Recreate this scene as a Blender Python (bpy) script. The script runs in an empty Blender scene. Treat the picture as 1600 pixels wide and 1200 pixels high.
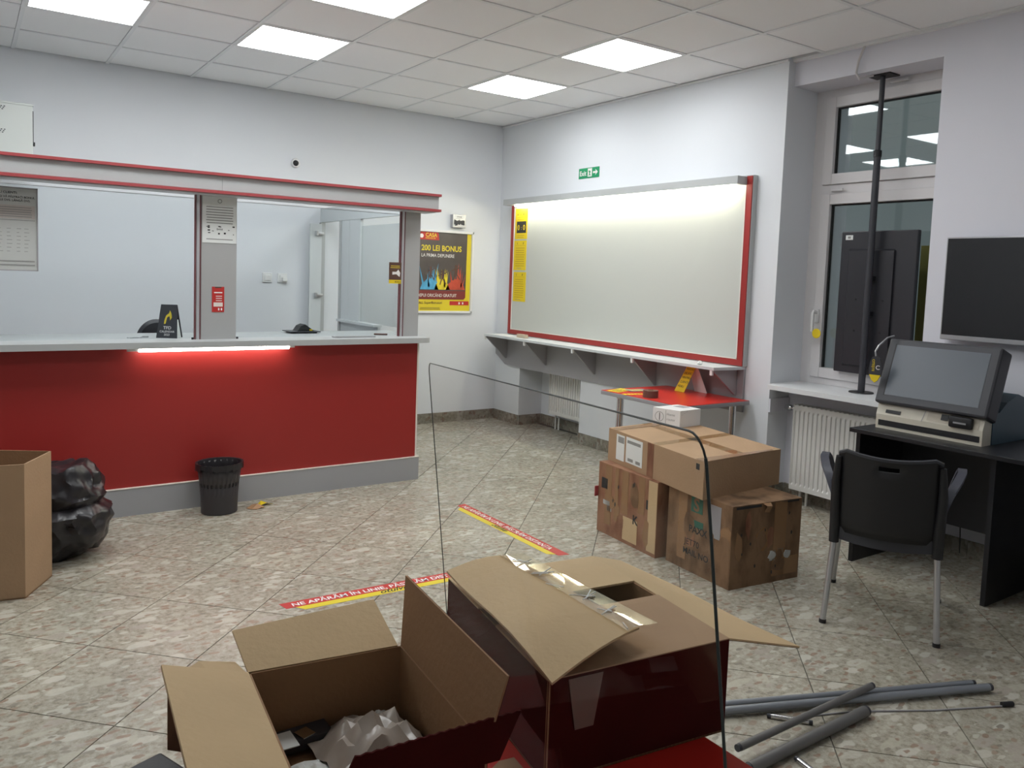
import bpy, bmesh, math, random
from mathutils import Vector, Matrix
random.seed(7)
scene = bpy.context.scene
COL = scene.collection
R = math.radians

# ------------------------------------------------------------------ camera, world, exposure
cam_d = bpy.data.cameras.new('camera'); cam = bpy.data.objects.new('camera', cam_d); COL.objects.link(cam)
yaw, pit, rol = R(34.2391), R(4.3823), R(-2.0146)
fw = Vector((math.sin(yaw)*math.cos(pit), math.cos(yaw)*math.cos(pit), -math.sin(pit)))
rt = Vector((math.cos(yaw), -math.sin(yaw), 0)); dn = fw.cross(rt)
c_, s_ = math.cos(rol), math.sin(rol)
rt, dn = c_*rt + s_*dn, -s_*rt + c_*dn
m = Matrix((rt, -dn, -fw)).transposed().to_4x4(); m.translation = Vector((-4.5199, -6.7360, 1.4564))
cam.matrix_world = m
cam_d.sensor_width = 36; cam_d.lens = 1249.1/1600*36; cam_d.shift_x = .00725; cam_d.shift_y = -.04655; cam_d.clip_start = .05
scene.camera = cam
w = bpy.data.worlds.new('grey_sky_glow'); scene.world = w; w.use_nodes = True
w.node_tree.nodes['Background'].inputs[0].default_value = (.72, .76, .74, 1); w.node_tree.nodes['Background'].inputs[1].default_value = .5  # sky glow raised to grey so the window panes read lighter
scene.view_settings.view_transform = 'Standard'; scene.view_settings.look = 'None'
scene.view_settings.exposure = .25; scene.view_settings.gamma = 1; scene.view_settings.use_curve_mapping = False
PANEL = 12.0      # ceiling panel radiance
TUBE = 16.0      # strip lamp radiance

# ------------------------------------------------------------------ materials
def mat(name, col, rough=.5, metal=0, var=0, vscale=8, bump=0, bscale=60, spec=.5, emit=None, coat=0):
    m = bpy.data.materials.new(name); m.use_nodes = True
    nt = m.node_tree; b = nt.nodes['Principled BSDF']
    b.inputs['Base Color'].default_value = (*col, 1); b.inputs['Roughness'].default_value = rough
    b.inputs['Metallic'].default_value = metal; b.inputs['Specular IOR Level'].default_value = spec
    b.inputs['Coat Weight'].default_value = coat
    if emit:
        b.inputs['Emission Color'].default_value = (*emit[0], 1); b.inputs['Emission Strength'].default_value = emit[1]
    if var or bump:
        tc = nt.nodes.new('ShaderNodeTexCoord')
    if var:
        n = nt.nodes.new('ShaderNodeTexNoise'); n.inputs['Scale'].default_value = vscale; n.inputs['Detail'].default_value = 5
        nt.links.new(tc.outputs['Object'], n.inputs['Vector'])
        mx = nt.nodes.new('ShaderNodeMix'); mx.data_type = 'RGBA'
        mx.inputs[6].default_value = (*[max(0, c*(1-var)) for c in col], 1); mx.inputs[7].default_value = (*[min(1, c*(1+var)) for c in col], 1)
        nt.links.new(n.outputs['Fac'], mx.inputs[0]); nt.links.new(mx.outputs[2], b.inputs['Base Color'])
    if bump:
        n2 = nt.nodes.new('ShaderNodeTexNoise'); n2.inputs['Scale'].default_value = bscale
        nt.links.new(tc.outputs['Object'], n2.inputs['Vector'])
        bp = nt.nodes.new('ShaderNodeBump'); bp.inputs['Strength'].default_value = bump; bp.inputs['Distance'].default_value = .01
        nt.links.new(n2.outputs['Fac'], bp.inputs['Height']); nt.links.new(bp.outputs['Normal'], b.inputs['Normal'])
    return m

def stone(name, dark=1.0, scale=1.0):
    m = bpy.data.materials.new(name); m.use_nodes = True; nt = m.node_tree; b = nt.nodes['Principled BSDF']
    N = nt.nodes.new; L = nt.links.new
    geo = N('ShaderNodeNewGeometry'); oi = N('ShaderNodeObjectInfo')
    off = N('ShaderNodeVectorMath'); off.operation = 'SCALE'; off.inputs['Scale'].default_value = 7.0
    cmb = N('ShaderNodeCombineXYZ'); L(oi.outputs['Random'], cmb.inputs[0]); L(oi.outputs['Random'], cmb.inputs[2]); L(cmb.outputs[0], off.inputs[0])
    base = N('ShaderNodeVectorMath'); base.operation = 'ADD'; L(geo.outputs['Position'], base.inputs[0]); L(off.outputs[0], base.inputs[1])
    def warp(sx, sy, amt, nsc, rz):
        mp = N('ShaderNodeMapping'); mp.inputs['Rotation'].default_value = (0, 0, rz); mp.inputs['Scale'].default_value = (sx*scale, sy*scale, sx*scale); L(base.outputs[0], mp.inputs['Vector'])
        ns = N('ShaderNodeTexNoise'); ns.inputs['Scale'].default_value = nsc*scale; ns.inputs['Detail'].default_value = 5; L(base.outputs[0], ns.inputs['Vector'])
        ad = N('ShaderNodeVectorMath'); ad.operation = 'MULTIPLY_ADD'; ad.inputs[1].default_value = (amt,)*3; L(ns.outputs['Color'], ad.inputs[0]); L(mp.outputs[0], ad.inputs[2]); return ad
    def ramp(src, cols, const=False):
        r = N('ShaderNodeValToRGB'); e = r.color_ramp.elements; r.color_ramp.interpolation = 'CONSTANT' if const else 'LINEAR'
        e[0].position, e[0].color = cols[0][0], (*cols[0][1], 1); e[1].position, e[1].color = cols[-1][0], (*cols[-1][1], 1)
        for p_, c in cols[1:-1]: el = e.new(p_); el.color = (*c, 1)
        L(src, r.inputs[0]); return r
    def mix(a, b_, f):
        mx = N('ShaderNodeMix'); mx.data_type = 'RGBA'
        if isinstance(f, float): mx.inputs[0].default_value = f
        else: L(f, mx.inputs[0])
        L(a, mx.inputs[6]); L(b_, mx.inputs[7]); return mx.outputs[2]
    # fine grainy ground
    n3 = N('ShaderNodeTexNoise'); n3.inputs['Scale'].default_value = 42*scale; n3.inputs['Detail'].default_value = 9; n3.inputs['Roughness'].default_value = .72; L(base.outputs[0], n3.inputs['Vector'])
    ground = ramp(n3.outputs['Fac'], [(.28, (.17, .15, .115)), (.45, (.37, .35, .295)), (.58, (.47, .45, .39)), (.75, (.56, .54, .48))])
    # pebbles: large cream and small brown chips
    def chips(sx, sy, amt, nsc, rz, thr, cols):
        v = N('ShaderNodeTexVoronoi'); v.inputs['Scale'].default_value = 1; L(warp(sx, sy, amt, nsc, rz).outputs[0], v.inputs['Vector'])
        sep = N('ShaderNodeSeparateColor'); L(v.outputs['Color'], sep.inputs[0])
        c = ramp(sep.outputs[0], cols, True)
        th = N('ShaderNodeMapRange'); th.inputs[1].default_value = thr; th.inputs[2].default_value = thr-.10; L(v.outputs['Distance'], th.inputs[0])
        pick = N('ShaderNodeMapRange'); pick.inputs[1].default_value = .50; pick.inputs[2].default_value = .55; L(sep.outputs[1], pick.inputs[0])
        mu = N('ShaderNodeMath'); mu.operation = 'MULTIPLY'; L(th.outputs[0], mu.inputs[0]); L(pick.outputs[0], mu.inputs[1]); return c.outputs[0], mu.outputs[0]
    c1, f1 = chips(9.5, 21, 1.4, 8, .35, .50, [(0, (.60, .585, .53)), (.35, (.52, .50, .43)), (.6, (.44, .40, .36)), (.8, (.64, .63, .58))])
    c2, f2 = chips(22, 44, 1.3, 16, -.2, .45, [(0, (.30, .20, .155)), (.35, (.26, .24, .21)), (.55, (.60, .59, .53)), (.8, (.35, .26, .205)), (1, (.22, .19, .16))])
    col = mix(ground.outputs[0], c1, f1); 
    n5 = N('ShaderNodeTexNoise'); n5.inputs['Scale'].default_value = 60*scale; n5.inputs['Detail'].default_value = 6; L(base.outputs[0], n5.inputs['Vector'])
    col = mix(col, c2, f2); col = mix(col, ground.outputs[0], .30)
    n4 = N('ShaderNodeTexNoise'); n4.inputs['Scale'].default_value = 2.2; L(geo.outputs['Position'], n4.inputs['Vector'])
    r4 = N('ShaderNodeMapRange'); r4.inputs[1].default_value = .3; r4.inputs[2].default_value = .7; r4.inputs[3].default_value = .88*dark; r4.inputs[4].default_value = 1.08*dark
    L(n4.outputs['Fac'], r4.inputs[0]); tint = N('ShaderNodeVectorMath'); tint.operation = 'MULTIPLY'; tint.inputs[1].default_value = (.955, .925, .875); vm = N('ShaderNodeVectorMath'); vm.operation = 'SCALE'; L(col, vm.inputs[0]); L(r4.outputs[0], vm.inputs['Scale'])
    L(vm.outputs[0], tint.inputs[0]); L(tint.outputs[0], b.inputs['Base Color']); b.inputs['Roughness'].default_value = .27
    return m

def glass(name, tint=(.93, .95, .95), refl=1.0, ior=1.45):
    m = bpy.data.materials.new(name); m.use_nodes = True; nt = m.node_tree; nt.nodes.clear()
    N = nt.nodes.new; L = nt.links.new
    t = N('ShaderNodeBsdfTransparent'); t.inputs[0].default_value = (*tint, 1)
    g = N('ShaderNodeBsdfGlossy'); g.inputs['Roughness'].default_value = .02
    fr = N('ShaderNodeFresnel'); fr.inputs[0].default_value = ior
    mu = N('ShaderNodeMath'); mu.operation = 'MULTIPLY'; mu.inputs[1].default_value = refl; L(fr.outputs[0], mu.inputs[0])
    mx = N('ShaderNodeMixShader'); o = N('ShaderNodeOutputMaterial')
    L(mu.outputs[0], mx.inputs[0]); L(t.outputs[0], mx.inputs[1]); L(g.outputs[0], mx.inputs[2]); L(mx.outputs[0], o.inputs[0])
    return m

def cardboard(name, col, stain=(.12, .07, .04), amt=0.0, rough=.75):
    m = mat(name, col, rough, var=.12, vscale=6, bump=.12, bscale=90, spec=.25)
    if amt:
        nt = m.node_tree; b = nt.nodes['Principled BSDF']; N = nt.nodes.new; L = nt.links.new
        src = b.inputs['Base Color'].links[0].from_socket
        tc = N('ShaderNodeTexCoord'); mp = N('ShaderNodeMapping'); mp.inputs['Scale'].default_value = (7, 7, 3.6); L(tc.outputs['Object'], mp.inputs[0])
        n = N('ShaderNodeTexNoise'); n.inputs['Scale'].default_value = 1.3; n.inputs['Detail'].default_value = 7; L(mp.outputs[0], n.inputs['Vector'])
        r = N('ShaderNodeValToRGB'); r.color_ramp.elements[0].position = .45; r.color_ramp.elements[0].color = (0, 0, 0, 1); r.color_ramp.elements[1].position = .72; r.color_ramp.elements[1].color = (amt, amt, amt, 1)
        L(n.outputs['Fac'], r.inputs[0]); mx = N('ShaderNodeMix'); mx.data_type = 'RGBA'; L(r.outputs[0], mx.inputs[0]); L(src, mx.inputs[6]); mx.inputs[7].default_value = (*stain, 1)
        L(mx.outputs[2], b.inputs['Base Color'])
    return m

M = dict(
    wall=mat('wall_paint', (.75, .77, .80), .85, var=.02, vscale=1.5, bump=.05, bscale=180, spec=.2),
    wallw=mat('window_wall_paint', (.74, .74, .80), .8, var=.02, vscale=1.5, bump=.05, bscale=180, spec=.3),
    ceil=mat('ceiling_tile_board', (.93, .93, .935), .95, var=.035, vscale=260, bump=.08, bscale=260, spec=.1),
    tbar=mat('white_enamel_grid', (.84, .85, .86), .5),
    gap=mat('dark_ceiling_void', (.2, .2, .2), .9),
    lamp=mat('led_diffuser', (1, 1, 1), .5, emit=((.955, .985, 1.0), PANEL)),
    tube=mat('strip_lamp_glow', (1, 1, 1), .5, emit=((1.0, .93, .82), TUBE)),
    tube2=mat('board_lamp_glow', (1, 1, 1), .5, emit=((1.0, .96, .76), 60)),
    floor=stone('breccia_tile'), base=stone('breccia_skirting', .6), grout=mat('floor_grout', (.10, .09, .075), .9, var=.2),
    red=mat('red_laminate', (.33, .021, .018), .45, var=.03, vscale=3), redtrim=mat('red_edge_trim', (.40, .065, .07), .45), dulltrim=mat('dull_red_seal', (.16, .05, .055), .6),
    redtop=mat('red_table_laminate', (.62, .032, .022), .3),
    grey=mat('grey_laminate', (.46, .475, .475), .45, var=.02), greyl=mat('light_grey_laminate', (.60, .63, .64), .45, var=.02),
    post_shade=mat('shaded_post_laminate', (.40, .40, .395), .5), tubed=mat('dark_steel_tube', (.17, .165, .16), .45, .4),  # post laminate: grey darkened in colour for the shade on the posts
    greyd=mat('mid_grey_laminate', (.33, .32, .33), .5), alu=mat('aluminium_trim', (.62, .62, .64), .35, .6),
    skirt=mat('grey_plinth_laminate', (.38, .385, .40), .45), cream=mat('cream_edge_band', (.78, .72, .66), .5),
    pan=glass('clear_glass', (.925, .945, .95), .35), wglass=glass('window_glass', (.84, .88, .89), 1.6, 1.5),
    acr=glass('acrylic_sheet', (.985, .988, .985), .05), edge=mat('acrylic_edge', (.03, .04, .037), .5),
    chrome=mat('chrome', (.75, .75, .76), .12, 1), steel=mat('brushed_steel', (.55, .55, .56), .35, .9),
    galv=mat('grey_steel_tube', (.30, .32, .35), .4, .6), blk=mat('black_plastic', (.011, .011, .013), .5, bump=.04, bscale=300),
    blk2=mat('dark_grey_plastic', (.036, .037, .045), .45), armp=mat('grey_arm_plastic', (.05, .052, .07), .5), desk=mat('black_wood_laminate', (.014, .014, .017), .38, var=.3, vscale=30),
    navy=mat('navy_edge', (.035, .035, .06), .5),
    scr=mat('tv_screen', (.012, .013, .015), .22), scr2=mat('terminal_screen', (.09, .105, .125), .32, spec=.5), tvback=mat('tv_back_plastic', (.02, .02, .026), .4, bump=.05, bscale=200),
    silver=mat('silver_bezel', (.42, .42, .44), .35, .5), beige=mat('beige_plastic', (.62, .58, .48), .45), teal=mat('dark_teal_plastic', (.035, .075, .105), .35),
    white=mat('white_plastic', (.80, .80, .79), .4), paper=mat('white_paper', (.80, .82, .80), .8), paperg=mat('grey_paper', (.50, .51, .49), .8), ink=mat('black_print', (.03, .03, .03), .8),
    inkg=mat('grey_print', (.30, .30, .29), .8), yel=mat('yellow_paper', (.80, .60, .01), .6), yelp=mat('yellow_print', (.75, .60, .03), .45), redp=mat('red_print', (.52, .03, .025), .5),
    poster=mat('poster_dark_print', (.085, .07, .065), .4, var=.3, vscale=6), blue=mat('blue_print', (.09, .38, .62), .5, var=.4, vscale=20), orange=mat('orange_red_print', (.50, .07, .035), .5, var=.4, vscale=20),
    green=mat('exit_green', (.015, .30, .12), .5), wprint=mat('white_print', (.85, .82, .80), .6), gold=mat('gold_print', (.72, .55, .03), .5), brownp=mat('brown_print', (.11, .055, .04), .5),
    rad=mat('radiator_enamel', (.74, .73, .70), .35), sill=mat('white_marble_sill', (.76, .77, .78), .3, var=.04, vscale=9), upvc=mat('window_frame_plastic', (.68, .66, .665), .4),
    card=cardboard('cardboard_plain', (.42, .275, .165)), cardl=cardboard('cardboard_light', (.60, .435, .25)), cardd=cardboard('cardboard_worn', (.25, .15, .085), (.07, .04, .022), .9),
    cardr=cardboard('cardboard_reddish', (.33, .17, .10), (.14, .045, .028), .8), cardin=cardboard('cardboard_inside', (.33, .19, .10)), cedge=mat('torn_card_edge', (.30, .17, .09), .9),
    maroon_shade=mat('shaded_red_box_print', (.060, .008, .007), .85, var=.2, spec=.08), tape=mat('brown_packing_tape', (.30, .17, .085), .25), ctape=glass('clear_packing_tape', (.95, .92, .86), .28),  # box print: red darkened in colour for the shade on the box sides
    roll=mat('tape_roll_side', (.14, .06, .045), .5), bag=mat('black_bin_bag', (.020, .018, .021), .3, bump=.35, bscale=9, spec=.5), wrap=mat('candy_wrapper', (.62, .40, .10), .35),
    cab=mat('cabinet_enamel', (.66, .69, .66), .45), film=mat('crumpled_plastic_film', (.40, .345, .295), .28, bump=.5, bscale=18), dvd=mat('silver_disc', (.6, .62, .6), .1, 1),
    poly=mat('wooden_block', (.55, .45, .34), .7), cable=mat('white_cable', (.62, .60, .60), .5), rubber=mat('black_rubber', (.015, .015, .015), .7), greenp=mat('green_print', (.03, .13, .09), .7),
)

# ------------------------------------------------------------------ mesh building helpers
class MB:
    def __init__(s): s.v = []; s.f = []
    def add(s, vs, fs):
        o = len(s.v); s.v += [Vector(v) for v in vs]; s.f += [tuple(i+o for i in f) for f in fs]; return s
    def box(s, x0, x1, y0, y1, z0, z1, b=0):
        if x0 > x1: x0, x1 = x1, x0
        if y0 > y1: y0, y1 = y1, y0
        if z0 > z1: z0, z1 = z1, z0
        if b <= 0:
            return s.add([(x0, y0, z0), (x1, y0, z0), (x1, y1, z0), (x0, y1, z0), (x0, y0, z1), (x1, y0, z1), (x1, y1, z1), (x0, y1, z1)],
                         [(0, 3, 2, 1), (4, 5, 6, 7), (0, 1, 5, 4), (1, 2, 6, 5), (2, 3, 7, 6), (3, 0, 4, 7)])
        bm = bmesh.new(); bmesh.ops.create_cube(bm, size=1)
        for v in bm.verts: v.co = Vector(((x0+x1)/2+v.co.x*(x1-x0), (y0+y1)/2+v.co.y*(y1-y0), (z0+z1)/2+v.co.z*(z1-z0)))
        bmesh.ops.bevel(bm, geom=bm.edges[:], offset=b, segments=2, affect='EDGES', profile=.5)
        bm.verts.index_update(); s.add([v.co.copy() for v in bm.verts], [[v.index for v in f.verts] for f in bm.faces]); bm.free(); return s
    def prism(s, pts, vec):   # closed polygon extruded by vec
        pts = [Vector(p) for p in pts]; n = len(pts); vec = Vector(vec)
        fs = [tuple(range(n))[::-1], tuple(range(n, 2*n))] + [(i, (i+1) % n, n+(i+1) % n, n+i) for i in range(n)]
        return s.add(pts+[p+vec for p in pts], fs)
    def sheet(s, rows):       # grid of points
        h, wd = len(rows), len(rows[0]); vs = [p for r in rows for p in r]
        return s.add(vs, [(i*wd+j, i*wd+j+1, (i+1)*wd+j+1, (i+1)*wd+j) for i in range(h-1) for j in range(wd-1)])
    def slab(s, rows, vec):   # thick grid, closed sides
        h, wd = len(rows), len(rows[0]); vec = Vector(vec); A = [Vector(p) for r in rows for p in r]; n = len(A)
        fs = [(i*wd+j, i*wd+j+1, (i+1)*wd+j+1, (i+1)*wd+j) for i in range(h-1) for j in range(wd-1)]
        fs += [tuple(n+k for k in f[::-1]) for f in fs]
        ring = list(range(wd)) + [i*wd+wd-1 for i in range(1, h)] + [(h-1)*wd+j for j in range(wd-2, -1, -1)] + [i*wd for i in range(h-2, 0, -1)]
        fs += [(ring[k], n+ring[k], n+ring[(k+1) % len(ring)], ring[(k+1) % len(ring)]) for k in range(len(ring))]
        return s.add(A+[a+vec for a in A], fs)
    def tube(s, pts, r, n=12, cap=True, ry=None):
        pts = [Vector(p) for p in pts]; rs = r if isinstance(r, (list, tuple)) else [r]*len(pts)
        rings = []; up = None
        for i, p in enumerate(pts):
            t = (pts[min(i+1, len(pts)-1)]-pts[max(i-1, 0)]).normalized()
            if up is None: up = Vector((0, 0, 1)) if abs(t.z) < .9 else Vector((1, 0, 0))
            a = t.cross(up).normalized(); b_ = a.cross(t).normalized(); up = b_
            rings.append([p + a*math.cos(2*math.pi*k/n)*rs[i] + b_*math.sin(2*math.pi*k/n)*(ry if ry else rs[i]) for k in range(n)])
        vs = [v for q in rings for v in q]; fs = [(i*n+k, i*n+(k+1) % n, (i+1)*n+(k+1) % n, (i+1)*n+k) for i in range(len(rings)-1) for k in range(n)]
        if cap: fs += [tuple(range(n))[::-1], tuple((len(rings)-1)*n+k for k in range(n))]
        return s.add(vs, fs)
    def lathe(s, prof, c=(0, 0, 0), n=32, sx=1, sy=1, ax='z', close=False):
        vs = []
        for r, z in prof:
            for k in range(n):
                a = 2*math.pi*k/n; p = (r*sx*math.cos(a), r*sy*math.sin(a), z)
                if ax == 'x': p = (p[2], p[0], p[1])
                if ax == 'y': p = (p[0], p[2], p[1])
                vs.append((c[0]+p[0], c[1]+p[1], c[2]+p[2]))
        m_ = len(prof); fs = [(i*n+k, i*n+(k+1) % n, (i+1)*n+(k+1) % n, (i+1)*n+k) for i in range(m_-1) for k in range(n)]
        if not close: fs += [tuple(range(n))[::-1], tuple((m_-1)*n+k for k in range(n))]
        else: fs += [((m_-1)*n+k, (m_-1)*n+(k+1) % n, (k+1) % n, k) for k in range(n)]
        return s.add(vs, fs)
    def turn(s, ang, c=(0, 0, 0), ax='Z'):
        m_ = Matrix.Translation(c) @ Matrix.Rotation(ang, 4, ax) @ Matrix.Translation(-Vector(c)); s.v = [m_ @ v for v in s.v]; return s
    def xf(s, m_): s.v = [m_ @ v for v in s.v]; return s

def make(name, mb, material, parent=None, smooth=False, label=None, kind=None, local=False, sub=0, solid=0):
    me = bpy.data.meshes.new(name)
    vs = mb.v
    if parent is not None and not local:
        inv = world_of(parent).inverted(); vs = [inv @ v for v in vs]
    me.from_pydata([tuple(v) for v in vs], [], mb.f); me.validate(); me.update()
    bm = bmesh.new(); bm.from_mesh(me); bmesh.ops.recalc_face_normals(bm, faces=bm.faces[:]); bm.to_mesh(me); bm.free()
    me.materials.append(material)
    if smooth:
        me.polygons.foreach_set('use_smooth', [True]*len(me.polygons)); me.set_sharp_from_angle(angle=R(38))
    o = bpy.data.objects.new(name, me); COL.objects.link(o)
    if parent is not None: o.parent = parent
    if label: o['label'] = label
    if kind: o['kind'] = kind
    if solid: md = o.modifiers.new('solidify', 'SOLIDIFY'); md.thickness = solid
    if sub: md = o.modifiers.new('subdivision', 'SUBSURF'); md.levels = sub; md.render_levels = sub
    return o
def world_of(o):
    m_ = Matrix.LocRotScale(o.location, o.rotation_euler, None)
    return world_of(o.parent) @ m_ if o.parent else m_
def tag(o, label, cat, group=None):
    o['label'] = label; o['category'] = cat
    if group: o['group'] = group
    return o
def thing(name, label, cat, loc=(0, 0, 0), rz=0, group=None):
    o = bpy.data.objects.new(name, None); COL.objects.link(o); o.empty_display_size = .05
    o.location = loc; o.rotation_euler = (0, 0, rz); return tag(o, label, cat, group)
def single(name, mb, material, label, cat, loc=(0, 0, 0), group=None, **k):   # one-mesh thing, verts given in world space
    mb.v = [v-Vector(loc) for v in mb.v]
    o = make(name, mb, material, **k); o.location = loc; return tag(o, label, cat, group)
def structure(name, mb, material, **k):
    return make(name, mb, material, kind='structure', **k)
def hold(name, loc=(0, 0, 0)):
    o = bpy.data.objects.new(name, None); COL.objects.link(o); o.location = loc; o['kind'] = 'structure'; return o
def text(body, size, material, parent, org, xd, yd, align='LEFT', bold=.0, sx=1.0, name='lettering', thick=.0006, shear=0):
    cu = bpy.data.curves.new('t', 'FONT'); cu.body = body; cu.size = 1; cu.align_x = align; cu.offset = bold; cu.shear = shear; cu.resolution_u = 3
    to = bpy.data.objects.new('t', cu); COL.objects.link(to)
    dg = bpy.context.evaluated_depsgraph_get(); me = bpy.data.meshes.new_from_object(to.evaluated_get(dg))
    xd, yd = Vector(xd).normalized(), Vector(yd).normalized(); nrm = xd.cross(yd)
    inv = world_of(parent).inverted()
    for v in me.vertices: v.co = inv @ (Vector(org) + xd*v.co.x*size*sx + yd*v.co.y*size + nrm*thick)
    me.materials.clear(); me.materials.append(material); me.name = name
    for p_ in me.polygons: p_.material_index = 0
    bpy.data.objects.remove(to); bpy.data.curves.remove(cu)
    o = bpy.data.objects.new(name, me); COL.objects.link(o); o.parent = parent
    return o

H = 2.923; XR = -.037; XW = .03
NY0, NY1 = -3.335, -4.305      # window niche
D0 = .5644
# ------------------------------------------------------------------ room shell
XL_, YF = -6.3, -7.6
structure('wall_back', MB().box(XL_, .7, 0, .15, 0, 3.1), M['wall'])
structure('wall_left', MB().box(XL_-.15, XL_, YF, .15, 0, 3.1), M['wall'])
structure('wall_front', MB().box(XL_-.15, .7, YF-.15, YF, 0, 3.1), M['wall'])
wr = MB().box(XR, .7, -.432, 0, 0, 3.1).box(XR, .7, -1.36, -.432, 1.9, 3.1).box(.24, .7, -1.36, -.432, 0, 1.9).box(XR, .7, NY0, -1.36, 0, 3.1)
structure('wall_right', wr, M['wall'])
ww = MB().box(XW, .7, NY1, NY0, 2.757, 3.1).box(.17, .7, NY1, NY0, 0, .765).box(XW, .7, YF, NY1, 0, 3.1)
structure('wall_window_side', ww, M['wallw'])

# floor: diagonal tiles, each its own piece over a recessed grout bed
floor = structure('floor', MB().box(XL_, .3, YF, 0, -.06, -.004), M['grout'])
S2 = 2**.5; TS = .446; U0, V0 = 2.184, -5.366; g = .002
def clip(poly, x0, x1, y0, y1):
    def cut(P, ax, lim, sg):
        out = []
        for i in range(len(P)):
            a, b = P[i], P[(i+1) % len(P)]; da, db = sg*(a[ax]-lim), sg*(b[ax]-lim)
            if da >= 0: out.append(a)
            if da*db < 0:
                t = da/(da-db); out.append((a[0]+(b[0]-a[0])*t, a[1]+(b[1]-a[1])*t))
        return out
    for ax, lim, sg in ((0, x0, 1), (0, x1, -1), (1, y0, 1), (1, y1, -1)):
        poly = cut(poly, ax, lim, sg)
        if not poly: return []
    return poly
h_ = TS/2-g
sq = [(0, 1), (1, 0), (0, -1), (-1, 0)]
full = MB().prism([(a*h_*S2, b*h_*S2, -.012) for a, b in sq][::-1], (0, 0, .012))
full_me = None
FX0, FX1, FY0, FY1 = -5.9, .18, -7.0, -.001
for i in range(-22, 22):
    for j in range(-26, 16):
        u, v = U0+(i+.5)*TS, V0+(j+.5)*TS; cx, cy = (u+v)/S2, (v-u)/S2
        P = [(cx+a*h_*S2, cy+b*h_*S2) for a, b in sq]; Q = clip(P, FX0, FX1, FY0, FY1)
        if len(Q) < 3: continue
        if len(Q) == 4 and all(abs(a[0]-b[0])+abs(a[1]-b[1]) < 1e-6 for a, b in zip(sorted(P), sorted(Q))):
            if full_me is None: o = make('tile', MB().add(full.v, full.f), M['floor'], floor, local=True); full_me = o.data
            else: o = bpy.data.objects.new('tile', full_me); COL.objects.link(o); o.parent = floor
            o.location = (cx, cy, 0)
        else:
            ar = abs(sum(Q[k][0]*Q[(k+1) % len(Q)][1]-Q[(k+1) % len(Q)][0]*Q[k][1] for k in range(len(Q))))/2
            if ar < .0004: continue
            make('tile', MB().prism([(a, b, -.012) for a, b in Q], (0, 0, .012)), M['floor'], floor, local=True)

# ceiling
ceil = structure('ceiling', MB().box(XL_, .7, YF, .1, H+.06, H+.12), M['gap'])
lights = {(6, 2), (4, 2), (1, 2), (6, 4), (4, 4), (1, 4), (8, 4), (2, 7), (5, 7)}  # row nearest the camera is unseen, added to brighten window wall and boxes
def rowy(r): return -(D0+.6*(r-1)) if r > 0 else 0
grid = MB()
for c in range(0, 11):
    if c == 0: grid.box(-.012, .012, YF, rowy(6)+.3, H-.001, H+.03)
    else: grid.box(-.6*c-.012, -.6*c+.012, YF, 0, H-.001, H+.03)
for r in range(1, 13): grid.box(XL_, XR if rowy(r) > NY0 else XW, rowy(r)-.012, rowy(r)+.012, H-.0013, H+.03)
make('ceiling_grid', grid, M['tbar'], ceil)
tile_me = None
for c in range(0, 10):
    for r in range(0, 13):
        y1, y0 = rowy(r), rowy(r+1)
        if y0 < YF: y0 = YF
        x1, x0 = -.6*c, -.6*(c+1)
        if (c, r) in lights: continue
        dz = random.uniform(-.0012, .0012)
        if c == 0 and y1 > NY0: x1 = XR
        a = MB().box(x0+.0135, x1-.0135, y0+.0135, y1-.0135, H+.004+dz, H+.016, 0)
        if r > 0 and y0 > YF and x1 == -.6*c:
            if tile_me is None:
                o = make('ceiling_tile', MB().box(-.2865, .2865, -.2865, .2865, .004, .016), M['ceil'], ceil, local=True); tile_me = o.data
            else: o = bpy.data.objects.new('ceiling_tile', tile_me); COL.objects.link(o); o.parent = ceil
            o.location = ((x0+x1)/2, (y0+y1)/2, H+dz)
        else: make('ceiling_tile', a, M['ceil'], ceil, local=True)
where = {(6, 2): 'square white ceiling light at the top left over the counter', (4, 2): 'square white ceiling light near the back wall above the counter corner', (1, 2): 'square white ceiling light farthest back near the room corner',
         (4, 4): 'square white ceiling light cut by the top edge of the picture', (1, 4): 'square white ceiling light in front of the wall board',
         (6, 4): 'square ceiling light above the middle of the room, outside the picture', (8, 4): 'square ceiling light over the far left, outside the picture', (2, 7): 'unseen square ceiling light above the chair, added to brighten the window wall', (5, 7): 'unseen square ceiling light added to brighten the foreground boxes'}
for (c, r) in sorted(lights):
    x1, x0, y1, y0 = -.6*c, -.6*(c+1), rowy(r), rowy(r+1)
    L = thing('ceiling_light', where.get((c, r), 'square white ceiling light behind the camera, out of the picture'), 'ceiling light', ((x0+x1)/2, (y0+y1)/2, H), group='square ceiling lights')
    fr = MB()
    for q in ((x0+.004, x0+.022, y0+.004, y1-.004), (x1-.022, x1-.004, y0+.004, y1-.004), (x0+.022, x1-.022, y0+.004, y0+.022), (x0+.022, x1-.022, y1-.022, y1-.004)): fr.box(*q, H-.003, H+.012)
    make('frame', fr, M['white'], L)
    make('diffuser', MB().box(x0+.022, x1-.022, y0+.022, y1-.022, H-.001, H+.008), M['lamp'], L)

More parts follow.
